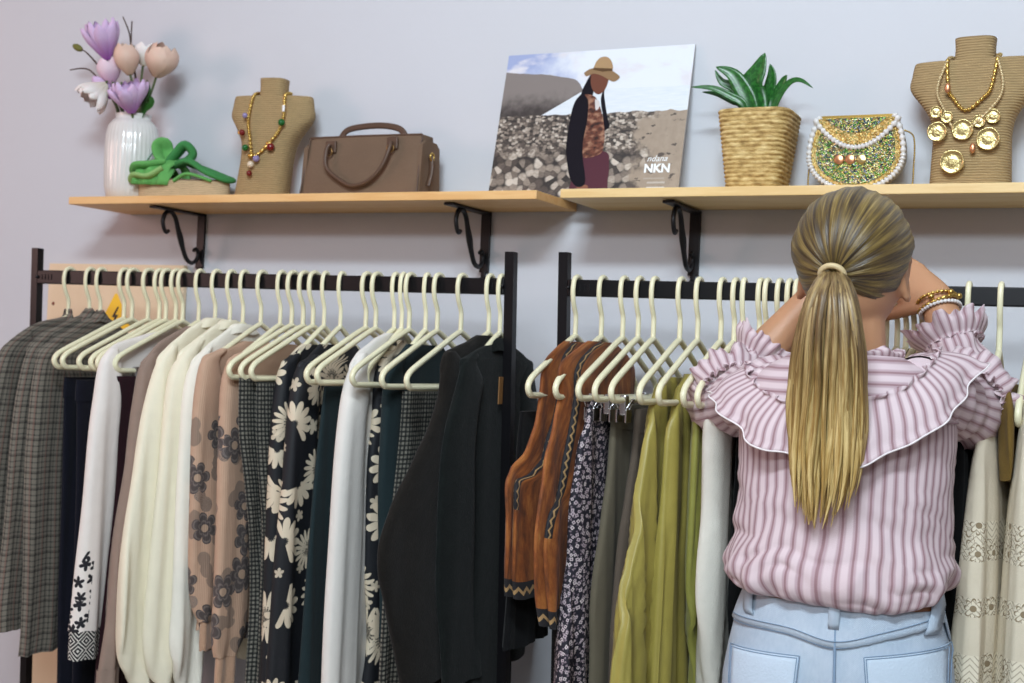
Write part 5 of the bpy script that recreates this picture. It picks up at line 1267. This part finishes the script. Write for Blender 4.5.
def ringband(z0, z1, off, name, mat, n=96, gap=None):
    rw = []
    for z in (z0, lerp(z0, z1, .5), z1):
        cx, hw, hd = jrow(z); rw.append([Vector((cx+(hw+off)*math.copysign(abs(cos(2*PI*j/n))**(2/2.2), cos(2*PI*j/n)), YW+(hd+off)*math.copysign(abs(sin(2*PI*j/n))**(2/2.2), sin(2*PI*j/n)), z)) for j in range(n)])
    return MB().grid(rw, True, uv=lambda i, j: (j/n, i*.02)).build(name, mat, person, solid=.002)
zw = P3(840, 612, -.63).z
def xz(px, py, y=-.64):
    p = P3(px, py, y); return p.x, p.z
SEAM = [xz(738, 617, -.56), xz(785, 634), xz(833, 648), xz(880, 641), xz(943, 620, -.56)]
SQ = spline(SEAM, 60)
def seam_z(x): return min(SQ, key=lambda q: abs(q[0]-x))[1]
rw = []
for i in range(9):
    row = []
    for j in range(120):
        a = 2*PI*j/120; cx, hw, hd = jrow(zw+.02); x = cx+hw*math.copysign(abs(cos(a))**(2/2.2), cos(a))
        zb_2 = seam_z(x) if sin(a) < 0 else SQ[0][1]; z = lerp(zw+.024, zb_2, i/8); cx, hw, hd = jrow(z)
        o_3 = .0032
        row.append(Vector((cx+(hw+o_3)*math.copysign(abs(cos(a))**(2/2.2), cos(a)), YW+(hd+o_3)*math.copysign(abs(sin(a))**(2/2.2), sin(a)), z)))
    rw.append(row)
MB().grid(rw, True).build('waistband', M_DENIM, person, solid=.002)
ringband(zw+.036, zw+.006, .0065, 'belt', plain('brown_leather_belt', '7A4A24', .45, .1, 200))
def seam_line(pts, r, name, mat, off=.003):
    Q = spline(pts, 40); return MB().tube([tuple(jsurf(x, z, off)) for x, z in Q], [(r, r*.8)]*40, 6).build(name, mat, person)
for dz, o_4 in ((-.001, .0036), (.008, .0058)): seam_line([(x, z+dz) for x, z in SEAM], .0008, 'yoke_seam', M_DENIMD, o_4)
seam_line([xz(833, 616), xz(834, 650), xz(835, 700)], .0022, 'center_seam', M_DENIMD)
def pocket(c4_, name):
    (a, b, c, d) = c4_; rw = []
    for i in range(12):
        l = [lerp(a[k], d[k], i/11) for k in (0, 1)]; r_ = [lerp(b[k], c[k], i/11) for k in (0, 1)]
        rw.append([jsurf(lerp(l[0], r_[0], j/11), lerp(l[1], r_[1], j/11), .0030) for j in range(12)])
    p = MB().grid(rw, flip=True).build(name, M_DENIML, person, solid=.003)
    for (s0, s1) in ((a, b), (a, d), (b, c)):
        for k, o2 in ((0, .0), (1, .007)):
            cxm = (a[0]+b[0]+c[0]+d[0])/4; czm = (a[1]+b[1]+c[1]+d[1])/4
            Q = [(lerp(s0[0], s1[0], i/19), lerp(s0[1], s1[1], i/19)) for i in range(20)]
            Q = [(x+(cxm-x)*o2*8*k, z+(czm-z)*o2*8*k) for x, z in Q]
            MB().tube([tuple(jsurf(x, z, .0048)) for x, z in Q], .0007, 6).build('pocket_stitch', M_DENIMD, p)
pocket((xz(735, 642, -.58), xz(800, 656), xz(793, 735), xz(733, 725, -.6)), 'back_pocket')
pocket((xz(862, 658), xz(945, 648, -.58), xz(945, 728, -.6), xz(870, 736)), 'back_pocket')
for px, py, y in ((833, 616, -.635), (930, 600, -.575), (757, 603, -.575)):
    x0, z0 = xz(px, py, y); rw = [[jsurf(x0+dx, zz, o3) for dx in (-.007, 0, .007)] for zz, o3 in ((zw+.040, .003), (zw+.034, .011), (zw+.01, .0115), (zw-.016, .009), (zw-.024, .004))]
    MB().grid(rw, flip=True).build('belt_loop', M_DENIM, person, solid=.003)
# bracelets on the right wrist
fd = (WRR-ELR).normalized(); a0 = Vector((0, 0, 1)).cross(fd).normalized(); b0 = fd.cross(a0)
def wring(off, r, tilt=0.): return [WRR+fd*(off+tilt*cos(2*PI*k/40))+a0*(cos(2*PI*k/40)*r)+b0*(sin(2*PI*k/40)*r) for k in range(41)]
bead_tube(MB(), wring(-.020, .0305, .003), .0034, .0055).build('pearl_bracelet', M_PEARL, person)
bead_tube(MB(), wring(-.010, .0305, -.004), .0036, .009).build('gold_bracelet', M_GOLD, person)
bead_tube(MB(), wring(-.003, .0300, .004), .0030, .007).build('gold_bracelet', M_GOLD, person)
for k in (3, 9, 15, 30): MB().ball(Vector(wring(-.006, .034)[k]), (.005, .005, .005), 10).build('bracelet_charm', M_GOLD, person)
# shoes
for s in (-1, 1):
    hx_ = bx+s*.087; R = []
    for i in range(16):
        f = i/15; y = YW-.085+.265*f; w = .036*(sin(PI*(.12+.80*f))**.5)*(1+.12*f); h = .075 if f < .35 else lerp(.075, .036, min(1, (f-.35)/.5)); h *= sin(PI*(.15+.70*f))**.25
        R.append([Vector((hx_+s*.006*f+w*cos(2*PI*k/20), y, max(.003, h/2+h/2*sin(2*PI*k/20)))) for k in range(20)])
    sh2 = MB().grid(R, True, flip=True); sh2.cap(R[0]); sh2.cap(R[-1], True); sh2.build('sneaker', plain('white_sneaker_%d' % (s+1), 'D9D7D2', .5), person)
